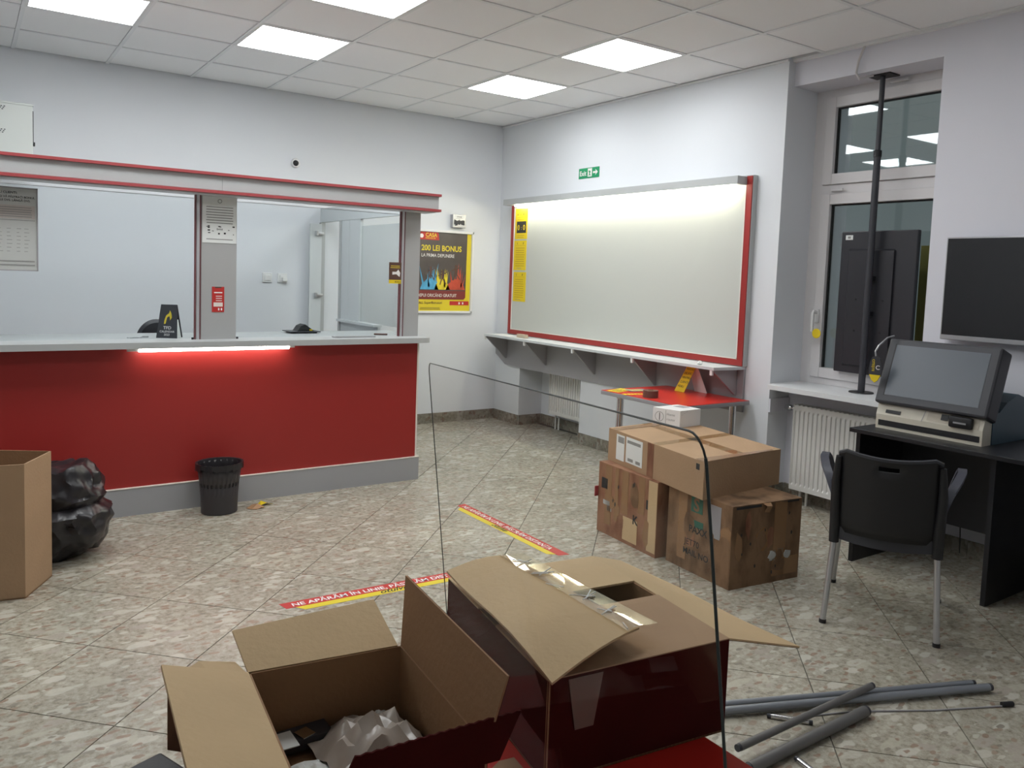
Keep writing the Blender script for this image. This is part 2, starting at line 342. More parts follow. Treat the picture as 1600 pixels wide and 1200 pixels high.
# skirting tiles
def skirt(name, segs):
    root = hold(name)
    for (xa, ya, xb, yb, nx, ny) in segs:
        a, b = Vector((xa, ya, 0)), Vector((xb, yb, 0)); n = max(1, round((b-a).length/.33)); nn = Vector((nx, ny, 0))*.012
        for k in range(n):
            p, q = a.lerp(b, k/n), a.lerp(b, (k+1)/n); d = (q-p).normalized()*.001
            make('skirting_tile', MB().prism([p+d, q-d, q-d+nn, p+d+nn], (0, 0, .096)), M['base'], root)
skirt('baseboard_back', [(-1.86, 0, XR, 0, 0, -1)])
skirt('baseboard_right', [(XR, -.013, XR, -.432, -1, 0), (XR, -.432, .228, -.432, 0, -1), (.24, -.444, .24, -1.348, -1, 0), (XR, -1.36, XR, -3.335, -1, 0)])
skirt('baseboard_window', [(.17, NY0-.012, .17, NY1, -1, 0), (XW, NY1, XW, -7.0, -1, 0), (XR+.012, NY0, .158, NY0, 0, -1)])
structure('trim_1', MB().box(XR-.012, XR, NY0, 0, H-.014, H-.001).box(XW-.03, XW, YF, NY0-.002, H-.014, H-.001), M['tbar'])

# ------------------------------------------------------------------ window in its niche
win = hold('window_1')
x0, x1 = .285, .35
fr = MB().box(x0, x1, NY0, -3.42, .796, 2.757).box(x0, x1, -4.235, NY1, .796, 2.757).box(x0, x1, -3.42, -4.235, .796, .84).box(x0, x1, -3.42, -4.235, 2.70, 2.757).box(x0, x1, -3.42, -4.235, 2.07, 2.13)
make('frame', fr, M['upvc'], win)
def sash(z0, z1, ya=-3.42, yb=-4.235, b=.07):
    s = MB()
    X0, X1 = x0-.018, x1-.01
    s.box(X0, X1, ya, ya-b, z0, z1, .004).box(X0, X1, yb+.02, yb, z0, z1, .004).box(X0, X1, ya-b, yb+.02, z0, z0+b, .004).box(X0, X1, ya-b, yb+.02, z1-b, z1, .004)
    o = make('sash', s, M['upvc'], win)
    make('gasket', MB().box(x0+.01, x0+.03, ya-b, ya-b-.009, z0+b, z1-b).box(x0+.01, x0+.03, ya-b-.009, yb+.02, z1-b-.009, z1-b), M['rubber'], o)
    make('pane', MB().box(x0+.018, x0+.024, ya-b+.003, yb+.017, z0+b-.003, z1-b+.003), M['wglass'], o)
    return o
su = sash(2.132, 2.705); sl = sash(.842, 2.068, b=.068)
make('hinge', MB().box(x0-.03, x0-.017, -3.50, -3.585, 2.085, 2.10, .003), M['upvc'], win)
make('tilt_lever', MB().box(x0-.035, x0-.017, -3.98, -3.86, 2.725, 2.74, .004), M['upvc'], win)
hd = MB().box(x0-.032, x0-.018, -3.438, -3.468, 1.21, 1.30, .004).tube([(x0-.03, -3.453, 1.28), (x0-.065, -3.453, 1.285), (x0-.075, -3.453, 1.27), (x0-.072, -3.453, 1.15)], .0105, 10)
make('window_handle', hd, M['white'], sl, smooth=True)
single('window_handle_tag', MB().lathe([(.001, 0), (.031, 0), (.033, .003), (.031, .006), (.001, .006)], (x0-.082, -3.495, 1.14), 24, ax='x'), M['yel'],
       'small round yellow tag hanging on the white window handle', 'tag', (x0-.08, -3.495, 1.105), smooth=True)
single('window_sill', MB().prism([(-.115, -3.375, .765), (-.115, NY1, .765), (.35, NY1, .765), (.35, NY0-.0005, .765), (XR+.001, NY0-.0005, .765), (XR+.001, -3.375, .765)], (0, 0, .030)), M['sill'], 'white marble sill under the window, above the radiator', 'window sill', (.1, -3.8, .765))
structure('trim_2', MB().box(XR+.001, .285, NY0-.0005, NY0-.012, .60, .69, 0), M['wallw'])
# grey wall added outside to lighten the panes, and a dim yellow banner
single('pane_backdrop', MB().box(3.2, 3.4, -7.5, 2.5, -3, 4.5), mat('backdrop_grey', (.42, .46, .46), .9, var=.25, vscale=.6), 'plain grey wall added outside to lighten the window panes', 'backdrop', (3.2, -2.5, -3))
for yy in (-4.05,): single('yellow_banner', MB().box(.62, .64, -3.935, -4.12, .6, 1.74), mat('banner_yellow', (.45, .36, .10), .7), 'dim yellow banner strip outside the window at its right edge', 'banner', (.62, -4.03, .6))

# radiators
def radiator(label, x, ya, yb, z0, z1, legs=False):
    t = thing('radiator', label, 'radiator', (x, (ya+yb)/2, z0))
    rows = []; n = int(abs(ya-yb)/.033); prof = [(0, 0), (.25, 0), (.36, .009), (.64, .009), (.75, 0)]
    ys = [(k+f, d) for k in range(n) for f, d in prof]+[(n, 0)]
    for z, k_ in ((z0, 0), (z0+.03, 0), (z0+.045, 1), (z1-.045, 1), (z1-.03, 0), (z1, 0)):
        rows.append([(x+d*k_, ya+(yb-ya)*f/n, z) for f, d in ys])
    make('front_panel', MB().slab(rows, (.006, 0, 0)), M['rad'], t)
    rows2 = [[(xx+.075, y, z) for xx, y, z in r] for r in rows]
    make('rear_panel', MB().slab(rows2, (.006, 0, 0)), M['rad'], t)
    gr = MB().box(x-.003, x+.085, ya+.002, ya-.004, z0, z1+.004)
    make('side_cover', gr, M['rad'], t)
    make('side_cover', MB().box(x-.003, x+.085, yb+.004, yb-.002, z0, z1+.004), M['rad'], t)
    gg = MB()
    for k in range(0, n): gg.box(x+.01, x+.072, ya-(k+.2)*.033, ya-(k+.8)*.033, z1-.002, z1+.003)
    make('top_grille', gg, M['rad'], t)
    make('valve', MB().tube([(x+.04, ya+.07, z1-.03), (x+.04, ya-.0, z1-.03)], .012, 12).lathe([(.001, -.03), (.02, -.03), (.022, 0), (.015, .02), (.001, .02)], (x+.04, ya+.075, z1-.03), 16, ax='y'), M['chrome'], t, smooth=True)
    pp = MB().tube([(x+.05, ya-.05, 0), (x+.05, ya-.05, z0+.01)], .008, 10).tube([(x+.05, ya-.10, 0), (x+.05, ya-.10, z0+.01)], .008, 10)
    make('pipe', pp, M['rad'], t, smooth=True)
radiator('white ribbed panel radiator under the window sill', .045, -3.475, -4.235, .10, .665)
radiator('white ribbed radiator in the niche under the wall board', .13, -.70, -1.345, .145, .72)

# ------------------------------------------------------------------ service counter with its glazed superstructure
CY = -1.82
ct = thing('service_counter', 'long red-fronted service counter with grey worktop and glazed grey and red superstructure', 'counter', (-3.6, CY, 0))
CXL = -5.6
make('front_panel', MB().box(CXL, -1.897, CY+.012, CY+.035, .14, .972), M['red'], ct, label='red laminate front panel')
make('skirting', MB().box(CXL, -1.872, CY-.004, CY+.012, 0, .158).box(-1.885, -1.872, CY, -1.25, 0, .158), M['skirt'], ct, label='grey plinth board')
make('plinth_edge', MB().box(CXL, -1.87, CY-.006, CY+.012, .158, .163), M['cream'], ct)
make('end_panel', MB().box(-1.897, -1.885, CY+.01, -1.25, .158, .972), M['cream'], ct)
# worktop with rounded free end
P = [(CXL, -1.91)] + [(-1.98+.115*math.sin(a), -1.795-.115*math.cos(a)) for a in [R(k*10) for k in range(0, 19)]] + [(-1.98, -1.24), (CXL, -1.24)]
P = [(CXL, -1.91)] + [(-1.90+.07*math.sin(R(k*10)), -1.84-.07*math.cos(R(k*10))) for k in range(0, 10)] + [(-1.83, -1.24), (CXL, -1.24)]
make('worktop', MB().prism([(a, b, .972) for a, b in P], (0, 0, .035)), M['grey'], ct, label='grey worktop with rounded end')
make('led_tube', MB().tube([(-3.70, -1.872, .960), (-2.835, -1.872, .960)], .0095, 12), M['tube'], ct, smooth=True, label='glowing strip lamp under the worktop')
make('lamp_bracket', MB().box(-3.76, -3.70, -1.878, -1.858, .955, .972), M['white'], ct)
make('lamp_bracket', MB().box(-2.835, -2.80, -1.878, -1.858, .958, .972), M['white'], ct)
make('bin_shelf', MB().box(CXL, -1.90, -1.80, -1.26, .12, .14), M['greyl'], ct)
# header
HY = -1.88
for a, b in ((CXL, -3.2505), (-3.2495, -1.80)):
    make('header_panel', MB().box(a, b, HY, HY+.018, 1.892, 1.978), M['grey'], ct)
for z in (1.975, 1.872):
    make('header_trim', MB().box(CXL, -1.79, HY-.022, HY+.03, z, z+.016), M['redtrim'], ct, label='red edge strip of the header')
make('header_soffit', MB().box(CXL, -1.81, HY+.018, HY+.17, 1.866, 1.882), M['greyl'], ct)
make('header_back', MB().box(CXL, -1.81, HY+.155, HY+.17, 1.882, 1.975), M['greyl'], ct)
# posts
def post(xa, xb, y=-1.75, ztop=1.872):
    make('post_panel', MB().box(xa+.037, xb, y, y+.018, 1.007, ztop), M['post_shade'], ct)
    p = MB()
    for k, mt in ((0, 'dulltrim'), (.009, 'alu'), (.027, 'dulltrim')):
        make('post_trim', MB().box(xa+k, xa+k+(.006 if mt == 'dulltrim' else .017), y-.006, y+.02, 1.007, ztop), M[mt], ct)
post(-3.372, -3.128)
post(-2.02, -1.867)
GY = -1.728
for a, b in ((CXL, -3.375), (-3.128, -2.022)):
    make('glass_pane', MB().box(a, b, GY, GY+.006, 1.012, 1.845), M['pan'], ct)
    make('pane_edge', MB().box(a, b, GY-.0003, GY+.0063, 1.845, 1.848), M['alu'], ct)
for xx, yy in ((-3.119, -1.748), (-3.382, -1.748)):
    make('pane_stud', MB().lathe([(.001, 0), (.007, 0), (.007, .012), (.001, .012)], (xx, yy, 1.007), 12), M['blk'], ct, smooth=True)
# side partition running back to the wall
SX = -1.915
pt = thing('side_partition', 'grey glazed side partition with hinged door frame behind the counter end', 'partition', (SX, -.9, 0))
make('beam', MB().box(SX-.015, SX+.015, -1.71, -.02, 1.855, 1.975), M['greyl'], pt)
make('lower_panel', MB().box(SX-.012, SX+.012, -1.22, -.50, 0, 1.03), M['greyl'], pt)
make('ledge', MB().box(SX-.05, SX+.02, -1.225, -.50, 1.03, 1.048), M['greyl'], pt)
make('post', MB().box(SX-.012, SX+.012, -.865, -.66, 1.048, 1.855), M['greyl'], pt)
make('post', MB().box(SX-.012, SX+.012, -.657, -.50, 1.048, 1.855), M['greyl'], pt)
make('door_jamb', MB().box(SX-.02, SX+.02, -.50, -.46, 0, 1.855), M['grey'], pt)
make('door_jamb', MB().box(SX-.02, SX+.02, -.05, -.012, 0, 1.855), M['grey'], pt)
make('glass_pane', MB().box(SX-.003, SX+.003, -1.70, -.87, 1.05, 1.80), M['pan'], pt)
dl = make('door_leaf', MB().box(SX-.125, SX-.02, -.075, -.057, .1, 1.84), M['greyl'], pt)
for z in (1.225, 1.755):
    make('hinge', MB().box(SX-.075, SX-.01, -.10, -.075, z-.01, z+.012, .003).tube([(SX-.07, -.09, z-.016), (SX-.07, -.09, z+.022)], .013, 10), M['steel'], dl, smooth=True)
# worktop behind the counter
single('rear_desk', MB().box(-2.98, -1.94, -1.235, -.75, .72, .745).box(-2.96, -2.94, -1.2, -.8, 0, .72).box(-1.98, -1.96, -1.2, -.8, 0, .72), M['greyl'], 'low light grey desk behind the counter glass', 'desk', (-2.5, -1, 0))

# things on and around the counter
z = 1.0075
t = thing('desk_calendar', 'black tent-shaped desk calendar with yellow figure emblem, on the counter', 'calendar', (-3.46, -1.60, z))
A = [(-3.535, -1.585), (-3.435, -1.645)]
fx = Vector((.10, -.06, 0)).normalized(); fn = Vector((fx.y, -fx.x, 0))   # fn points to viewer side
if fn.y > 0: fn = -fn
cp = Vector((-3.482, -1.6, z)); wd, hg, dp = .062, .20, .048
f0 = [cp - fx*wd + fn*dp, cp + fx*wd + fn*dp, cp + fx*.046 + Vector((0, 0, hg)), cp - fx*.05 + Vector((0, 0, hg))]
make('front_card', MB().prism(f0, -fn*.002), M['blk2'], t)
b0 = [cp - fx*wd - fn*dp, cp + fx*wd - fn*dp, cp + fx*.046 + Vector((0, 0, hg)) - fn*.004, cp - fx*.05 + Vector((0, 0, hg)) - fn*.004]
make('back_card', MB().prism(b0, fn*.002), M['blk2'], t)
make('paper_block', MB().prism([cp+fx*(wd-.006)+fn*(dp-.006), cp+fx*(wd-.006)-fn*(dp-.008), cp+fx*.05-fn*.006+Vector((0, 0, hg*.55)), cp+fx*.05+fn*.008+Vector((0, 0, hg*.55))], -fx*.004), M['paper'], t)
up = (f0[3]-f0[0]+f0[2]-f0[1]).normalized(); nn = fx.cross(up)
def onf(a, b, o=.001): return cp + fn*dp + fx*a + up*b - fn*0 + nn*o
make('emblem', MB().prism([onf(-.022, .085), onf(-.012, .088), onf(-.006, .125), onf(.006, .135), onf(.012, .12), onf(.012, .108), onf(.022, .125), onf(.018, .15), onf(.008, .17), onf(.004, .152), onf(-.012, .138), onf(-.02, .11)], nn*.0005), M['gold'], t)
text('TFD', .026, M['wprint'], t, onf(0, .054), fx, up, 'CENTER', .01)
text('CALENDAR', .017, M['wprint'], t, onf(0, .034), fx, up, 'CENTER', .01)
text('2023', .017, M['wprint'], t, onf(0, .015), fx, up, 'CENTER', .01)
k = thing('key_bunch', 'small bunch of metal keys lying on the counter left of the calendar', 'keys', (-3.66, -1.60, z))
make('ring', MB().lathe([(.014, 0), (.016, .001), (.014, .002), (.012, .001)], (-3.645, -1.60, z), 18, close=True), M['steel'], k, smooth=True)
for q, (dx, dy) in enumerate(((-.045, .004), (-.03, -.012), (.03, .02))):
    make('key', MB().box(-3.645+dx-.018, -3.645+dx+.018, -1.60+dy-.003, -1.60+dy+.003, z, z+.003+q*.003).lathe([(.001, 0), (.008, 0), (.008, .004), (.001, .004)], (-3.645+dx-.02, -1.60+dy, z), 10), M['steel'], k)
# office chair behind the counter
t = thing('office_chair', 'black office chair whose rounded back shows behind the calendar', 'office chair', (-3.44, -.95, 0))
make('backrest', MB().lathe([(.001, -.02), (.11, -.02), (.13, 0), (.11, .02), (.001, .02)], (-3.44, -.98, .93), 32, sy=1.15, ax='y'), M['blk2'], t, smooth=True)
make('seat', MB().box(-3.67, -3.21, -1.2+.26, -.5, .44, .50, .02), M['blk2'], t, smooth=True)
make('column', MB().tube([(-3.44, -.72, .10), (-3.44, -.72, .44)], .025, 12), M['blk'], t, smooth=True)
b = MB()
for q in range(5): b.tube([(-3.44, -.72, .11), (-3.44+.28*math.cos(q*1.2566), -.72+.28*math.sin(q*1.2566), .06)], .018, 8)
make('base', b, M['blk'], t)
for q in range(5): make('caster', MB().lathe([(.001, -.02), (.03, -.02), (.03, .02), (.001, .02)], (-3.44+.28*math.cos(q*1.2566), -.72+.28*math.sin(q*1.2566), .03), 14, ax='x'), M['blk'], t, smooth=True)
make('back_bar', MB().box(-3.47, -3.41, -.955, -.94, .46, .85), M['blk'], t)
# card machine / receipt device on a little glass tray
t = thing('coin_tray', 'thin dark tray on the counter behind the glass', 'tray', (-2.56, -1.36, z))
make('plate', MB().box(-2.68, -2.46, -1.44, -1.28, z+.008, z+.014, .002), M['blk2'], t)
make('foot', MB().box(-2.66, -2.48, -1.42, -1.30, z, z+.008), M['blk'], t)
make('device', MB().prism([(-2.62, -1.42, z+.014), (-2.50, -1.42, z+.014), (-2.52, -1.42, z+.03), (-2.565, -1.42, z+.062), (-2.595, -1.42, z+.05)], (0, .10, 0)), M['blk'], t, label='black handheld reader lying on the tray')
make('sticker', MB().box(-2.535, -2.515, -1.4225, -1.42, z+.018, z+.028), M['yel'], t)
single('leather_strap', MB().tube([(-2.14, -1.62, z+.006), (-2.10, -1.66, z+.007), (-2.06, -1.66, z+.006)], .006, 8), M['roll'], 'short brown strap lying on the counter near the right post', 'strap', (-2.10, -1.65, z), smooth=True)
tr = thing('money_tray', 'flat grey paying tray let into the counter under the glass', 'tray', (-2.36, -1.72, z))
make('dish', MB().box(-2.50, -2.22, -1.80, -1.736, z, z+.006, .002), M['greyd'], tr)
make('rim', MB().box(-2.505, -2.215, -1.806, -1.80, z, z+.009), M['steel'], tr)
# notices on posts and glass
def sheet_y(name, xa, xb, za, zb, y, material, label, cat, **k):
    return single(name, MB().box(xa, xb, y, y-.0015, za, zb), material, label, cat, ((xa+xb)/2, y, za), **k)
def lines(parent, xa, xb, za, zb, y, n, material, name='printed_lines', jitter=.1, h=.35):
    b = MB(); st = (zb-za)/n
    for i in range(n):
        l = (xb-xa)*random.uniform(0, jitter)/2; b.box(xa+l, xb-l, y, y-.0006, za+st*(i+.3), za+st*(i+.3+h))
    return make(name, b, material, parent)
n = sheet_y('paper_notice', -3.331, -3.13, 1.588, 1.865, -1.7515, M['paper'], 'white official paper notice at the top of the grey post', 'notice')
lines(n, -3.31, -3.15, 1.70, 1.81, -1.753, 7, M['inkg']); lines(n, -3.31, -3.15, 1.603, 1.618, -1.753, 1, M['inkg'])
make('crest', MB().lathe([(.009, 0), (.013, 0), (.013, .0008), (.009, .0008)], (-3.23, -1.7545, 1.838), 20, ax='y', close=True), M['inkg'], n)
text('BANI', .016, M['ink'], n, (-3.23, -1.753, 1.665), (1, 0, 0), (0, 0, 1), 'CENTER', .01)
d = MB()
for q in range(14): cx, cz = random.choice([random.uniform(-3.31, -3.265), random.uniform(-3.2, -3.15), random.uniform(-3.26, -3.2)]), random.uniform(1.635, 1.685); d.box(cx, cx+random.uniform(.004, .014), -1.753, -1.7536, cz, cz+random.uniform(.003, .010))
make('drawing', d, M['ink'], n)
n = sheet_y('phone_sticker', -3.272, -3.20, 1.172, 1.325, -1.7515, M['redp'], 'red phone-shaped sticker low on the grey post', 'sticker')
lines(n, -3.262, -3.21, 1.28, 1.30, -1.753, 1, M['wprint']); lines(n, -3.25, -3.213, 1.235, 1.275, -1.753, 3, M['cream']); 
make('button_panel', MB().box(-3.263, -3.209, -1.753, -1.7536, 1.205, 1.23), M['cream'], n); make('notch', MB().box(-3.255, -3.217, -1.753, -1.7538, 1.317, 1.325), M['brownp'], n)
for q in range(2): make('icon', MB().box(-3.236+q*.016, -3.228+q*.016, -1.753, -1.7536, 1.182, 1.196), M['wprint'], n)
n = sheet_y('glass_sticker', -2.105, -2.012, 1.372, 1.517, -1.758, M['brownp'], 'small brown and yellow advert sticker on the right post', 'sticker')
make('yellow_band', MB().box(-2.105, -2.012, -1.7595, -1.760, 1.372, 1.397), M['yel'], n)
lines(n, -2.095, -2.022, 1.475, 1.498, -1.7595, 2, M['gold']); make('hand_print', MB().prism([(-2.08, -1.7595, 1.432), (-2.08, -1.7595, 1.452), (-2.05, -1.7595, 1.452), (-2.035, -1.7595, 1.467), (-2.02, -1.7595, 1.445), (-2.025, -1.7595, 1.418), (-2.05, -1.7595, 1.436)], (0, -.0006, 0)), M['wprint'], n)
text('BONUS', .014, M['ink'], n, (-2.014, -1.76, 1.379), (1, 0, 0), (0, 0, 1), 'RIGHT', .01)
n = sheet_y('regulations_poster', -4.75, -4.178, 1.392, 1.826, -1.7285, M['paperg'], 'grey framed regulations sheet hung on the glass at the left edge', 'notice')
make('frame', MB().box(-4.182, -4.176, -1.730, -1.735, 1.388, 1.83).box(-4.75, -4.176, -1.730, -1.735, 1.824, 1.83).box(-4.75, -4.176, -1.730, -1.735, 1.388, 1.393), M['greyd'], n)
text('REGULI CLIENTI:', .017, M['ink'], n, (-4.27, -1.731, 1.795), (1, 0, 0), (0, 0, 1), 'RIGHT', .012)
text('CITIȚI ȘI VĂ PĂSTRAȚI BONUL', .015, M['ink'], n, (-4.19, -1.731, 1.773), (1, 0, 0), (0, 0, 1), 'RIGHT', .012)
text('BUNURILE DVS. LÂNGĂ DVS.', .015, M['ink'], n, (-4.21, -1.731, 1.755), (1, 0, 0), (0, 0, 1), 'RIGHT', .012)
make('text_block', MB().box(-4.74, -4.19, -1.7302, -1.7306, 1.665, 1.735), mat('pinkish_paper', (.50, .45, .42), .8), n)
lines(n, -4.73, -4.20, 1.67, 1.73, -1.7308, 5, M['inkg'], jitter=.03)
make('ruled_line', MB().box(-4.74, -4.19, -1.7302, -1.7308, 1.655, 1.659), M['inkg'], n)
tb = MB()
for q in range(7):
    for xx in (-4.36, -4.32, -4.275, -4.24): tb.box(xx, xx+random.uniform(.012, .026), -1.7302, -1.7308, 1.49+q*.02, 1.493+q*.02)
make('number_table', tb, M['inkg'], n, kind='stuff'); lines(n, -4.74, -4.19, 1.41, 1.45, -1.7308, 2, M['inkg'], jitter=.02)
# back wall fittings
cb = thing('wall_cabinet', 'white vented metal cabinet on the back wall at the top left', 'cabinet', (-4.38, 0, 2.22))
make('body', MB().box(-4.68, -4.10, -.25, -.001, 2.10, 2.505, .004), M['cab'], cb)
make('lid', MB().box(-4.685, -4.095, -.255, -.001, 2.500, 2.512), M['cab'], cb)
v = MB()
for z0_ in (2.455, 2.30):
    for q in range(22):
        for r_ in range(3): v.box(-4.66+q*.018+r_*.006, -4.6505+q*.018+r_*.006, -.2516, -.25, z0_+r_*.010, z0_+r_*.010+.006)
make('vent_slots', v, M['blk2'], cb, kind='stuff')
make('side_seam', MB().box(-4.103, -4.094, -.23, -.20, 2.25, 2.47), M['blk2'], cb); make('cable_clip', MB().box(-4.10, -4.085, -.22, -.19, 2.235, 2.26), M['blk'], cb)
t = thing('alarm_sensor', 'small round white dome camera on the back wall above the counter', 'camera', (-2.156, 0, 2.343))
make('base', MB().lathe([(.001, -.03), (.034, -.03), (.04, -.015), (.04, -.001), (.001, -.001)], (-2.156, 0, 2.343), 28, ax='y'), M['white'], t, smooth=True)
make('lens', MB().lathe([(.001, -.052), (.012, -.05), (.022, -.04), (.025, -.028), (.001, -.028)], (-2.160, 0, 2.341), 24, ax='y'), M['blk'], t, smooth=True)
for q, (xx, lab) in enumerate(((-2.385, 'left white wall switch seen through the counter glass'), (-2.255, 'right white socket with plug seen through the counter glass'))):
    t = thing('wall_switch', lab, 'switch', (xx, 0, 1.365))
    make('plate', MB().box(xx-.04, xx+.04, -.012, -.001, 1.325, 1.405, .003), M['white'], t)
    make('rocker', MB().box(xx-.024, xx+.024, -.018, -.011, 1.341, 1.389, .003), M['white'], t)
    if q: make('plug', MB().box(xx-.01, xx+.03, -.05, -.018, 1.335, 1.37, .004), M['white'], t)
t = thing('gas_meter_box', 'small clear-fronted meter box with paper labels above the yellow poster', 'meter box', (-.543, 0, 1.96))
make('housing', MB().box(-.615, -.468, -.05, -.001, 1.895, 2.022, .004), M['silver'], t)
make('label_card', MB().box(-.60, -.485, -.0515, -.050, 1.985, 2.012), M['paper'], t)
b = MB()
for q in range(9): b.box(-.60+q*.013, -.592+q*.013, -.058, -.05, 1.925+random.uniform(-.015, .01), 1.955+random.uniform(0, .02))
make('terminal_strip', b, M['blk2'], t); text('ZONE', .02, M['ink'], t, (-.545, -.052, 1.99), (1, 0, 0), (0, 0, 1), 'CENTER', .01)
# framed poster
t = thing('framed_poster', 'white-framed yellow and dark sports bonus poster on the back wall beside the counter', 'poster', (-.66, 0, 1.07))
xa, xb, za, zb = -1.0, -.352, 1.068, 1.862
make('frame', MB().box(xa, xa+.022, -.025, -.001, za, zb, .003).box(xb-.022, xb, -.025, -.001, za, zb, .003).box(xa, xb, -.025, -.001, za, za+.022, .003).box(xa, xb, -.025, -.001, zb-.022, zb, .003), M['white'], t)
make('yellow_sheet', MB().box(xa+.02, xb-.02, -.006, -.001, za+.02, zb-.02), M['yelp'], t)
make('dark_picture', MB().prism([(-.98, -.0065, 1.20), (-.445, -.0065, 1.20), (-.425, -.0065, 1.22), (-.42, -.0065, 1.84), (-.98, -.0065, 1.84)], (0, -.0008, 0)), M['poster'], t)
make('red_band', MB().prism([(-.98, -.0074, 1.20), (-.445, -.0074, 1.20), (-.425, -.0074, 1.22), (-.425, -.0074, 1.285), (-.98, -.0074, 1.285)], (0, -.0006, 0)), mat('dark_red_print', (.22, .035, .03), .5), t)
make('logo_banner', MB().prism([(-.98, -.0074, 1.765), (-.735, -.0074, 1.765), (-.745, -.0074, 1.84), (-.98, -.0074, 1.84)], (0, -.0006, 0)), M['redp'], t)
def yp(a, b): return (a, -.0082, b)
text('CASA', .05, M['yelp'], t, yp(-.885, 1.795), (1, 0, 0), (0, 0, 1), 'LEFT', .02)
text('PARIURILOR', .02, M['yelp'], t, yp(-.885, 1.775), (1, 0, 0), (0, 0, 1), 'LEFT', .01)
make('logo_mark', MB().lathe([(.001, 0), (.02, 0), (.02, .0006), (.001, .0006)], (-.925, -.0088, 1.80), 18, ax='y'), M['wprint'], t)
text('200 LEI BONUS', .074, M['yelp'], t, yp(-.925, 1.665), (1, 0, 0), (0, 0, 1), 'LEFT', .022, sx=.90)
text('LA PRIMA DEPUNERE', .045, M['wprint'], t, yp(-.925, 1.605), (1, 0, 0), (0, 0, 1), 'LEFT', .006, sx=.86)
text('DEPUI ORICÂND GRATUIT', .042, M['cream'], t, yp(-.96, 1.225), (1, 0, 0), (0, 0, 1), 'LEFT', .008, sx=.86)
text('ALL', .03, M['brownp'], t, yp(-.94, 1.158), (1, 0, 0), (0, 0, 1), 'LEFT', .01)
text('SuperBonusuri', .033, M['brownp'], t, yp(-.88, 1.158), (1, 0, 0), (0, 0, 1), 'LEFT', .005)
make('red_tab', MB().box(-.60, -.385, -.0066, -.0072, 1.145, 1.185), M['redp'], t)
make('icon', MB().box(-.50, -.485, -.0074, -.0080, 1.155, 1.175), M['wprint'], t); make('icon', MB().box(-.46, -.445, -.0074, -.0080, 1.155, 1.175), M['wprint'], t)
lines(t, -.93, -.70, 1.10, 1.125, -.0068, 2, M['brownp'])
def splash(cx, material, w0, hh_, nm):
    rr = random.Random(int(cx*-1000)); b = MB()
    b.prism([yp(a, q) for a, q in ((cx-w0, 1.295), (cx+w0, 1.295), (cx+w0*.8, 1.34), (cx+w0*.3, 1.40), (cx-w0*.25, 1.395), (cx-w0*.8, 1.345))], (0, -.0005, 0))
    for k in range(13):
        a = cx+w0*rr.uniform(-.75, .75); dx = (a-cx)*rr.uniform(.3, .9)+rr.uniform(-.02, .02); h2 = hh_*rr.uniform(.45, 1.0); wd2 = rr.uniform(.006, .017)
        b.prism([yp(a-wd2, 1.32), yp(a+wd2, 1.32), yp(a+dx, 1.30+h2)], (0, -.0004-.00001*k, 0))
    make('colour_splash', b, material, t, label=nm)
splash(-.83, M['blue'], .10, .25, 'blue paint splash'); splash(-.69, M['yelp'], .085, .22, 'yellow paint splash'); splash(-.54, M['orange'], .11, .26, 'red paint splash')
def figure(cx, cz, s):
    y = -.0089; b = MB()
    b.lathe([(.001, 0), (.014*s, 0), (.014*s, .0005), (.001, .0005)], (cx, y, cz+.085*s), 10, ax='y')
    for p in ([(-.012, .07), (.014, .07), (.012, .02), (-.012, .02)], [(.01, .068), (.05, .09), (.052, .083), (.012, .055)], [(-.01, .068), (-.045, .05), (-.042, .043), (-.01, .056)], [(.0, .02), (.012, .02), (.045, -.03), (.036, -.034)], [(-.012, .02), (.0, .02), (-.02, -.04), (-.03, -.038)]):
        b.prism([(cx+a*s, y, cz+q*s) for a, q in p], (0, -.0005, 0))
    make('player_silhouette', b, M['brownp'], t)
figure(-.82, 1.42, .95); figure(-.69, 1.38, 1.0); figure(-.54, 1.43, 1.1)

# ------------------------------------------------------------------ exit sign
def xs(y, z, x=-.045): return (x, y, z)
t = thing('exit_sign', 'small green exit sign on the wall above the board', 'sign', (XR, -1.355, 2.357))
make('plate', MB().box(XR-.004, XR-.0005, -1.49, -1.22, 2.314, 2.402), M['green'], t)
text('Exit', .058, M['wprint'], t, (XR-.0042, -1.232, 2.338), (0, -1, 0), (0, 0, 1), 'LEFT', .02)
make('running_man', MB().prism([xs(-1.345, 2.325), xs(-1.40, 2.325), xs(-1.40, 2.395), xs(-1.345, 2.395)], (.0008, 0, 0)), M['wprint'], t)
make('man_shape', MB().prism([xs(-1.352, 2.33, -.0458), xs(-1.365, 2.345, -.0458), xs(-1.362, 2.365, -.0458), xs(-1.352, 2.372, -.0458), xs(-1.37, 2.378, -.0458), xs(-1.385, 2.366, -.0458), xs(-1.375, 2.355, -.0458), xs(-1.38, 2.342, -.0458), xs(-1.392, 2.33, -.0458), xs(-1.372, 2.338, -.0458)], (.0006, 0, 0)), M['green'], t)
make('arrow', MB().prism([xs(-1.415, 2.35), xs(-1.45, 2.35), xs(-1.445, 2.333), xs(-1.478, 2.358), xs(-1.445, 2.383), xs(-1.45, 2.366), xs(-1.415, 2.366)], (.0008, 0, 0)), M['wprint'], t)

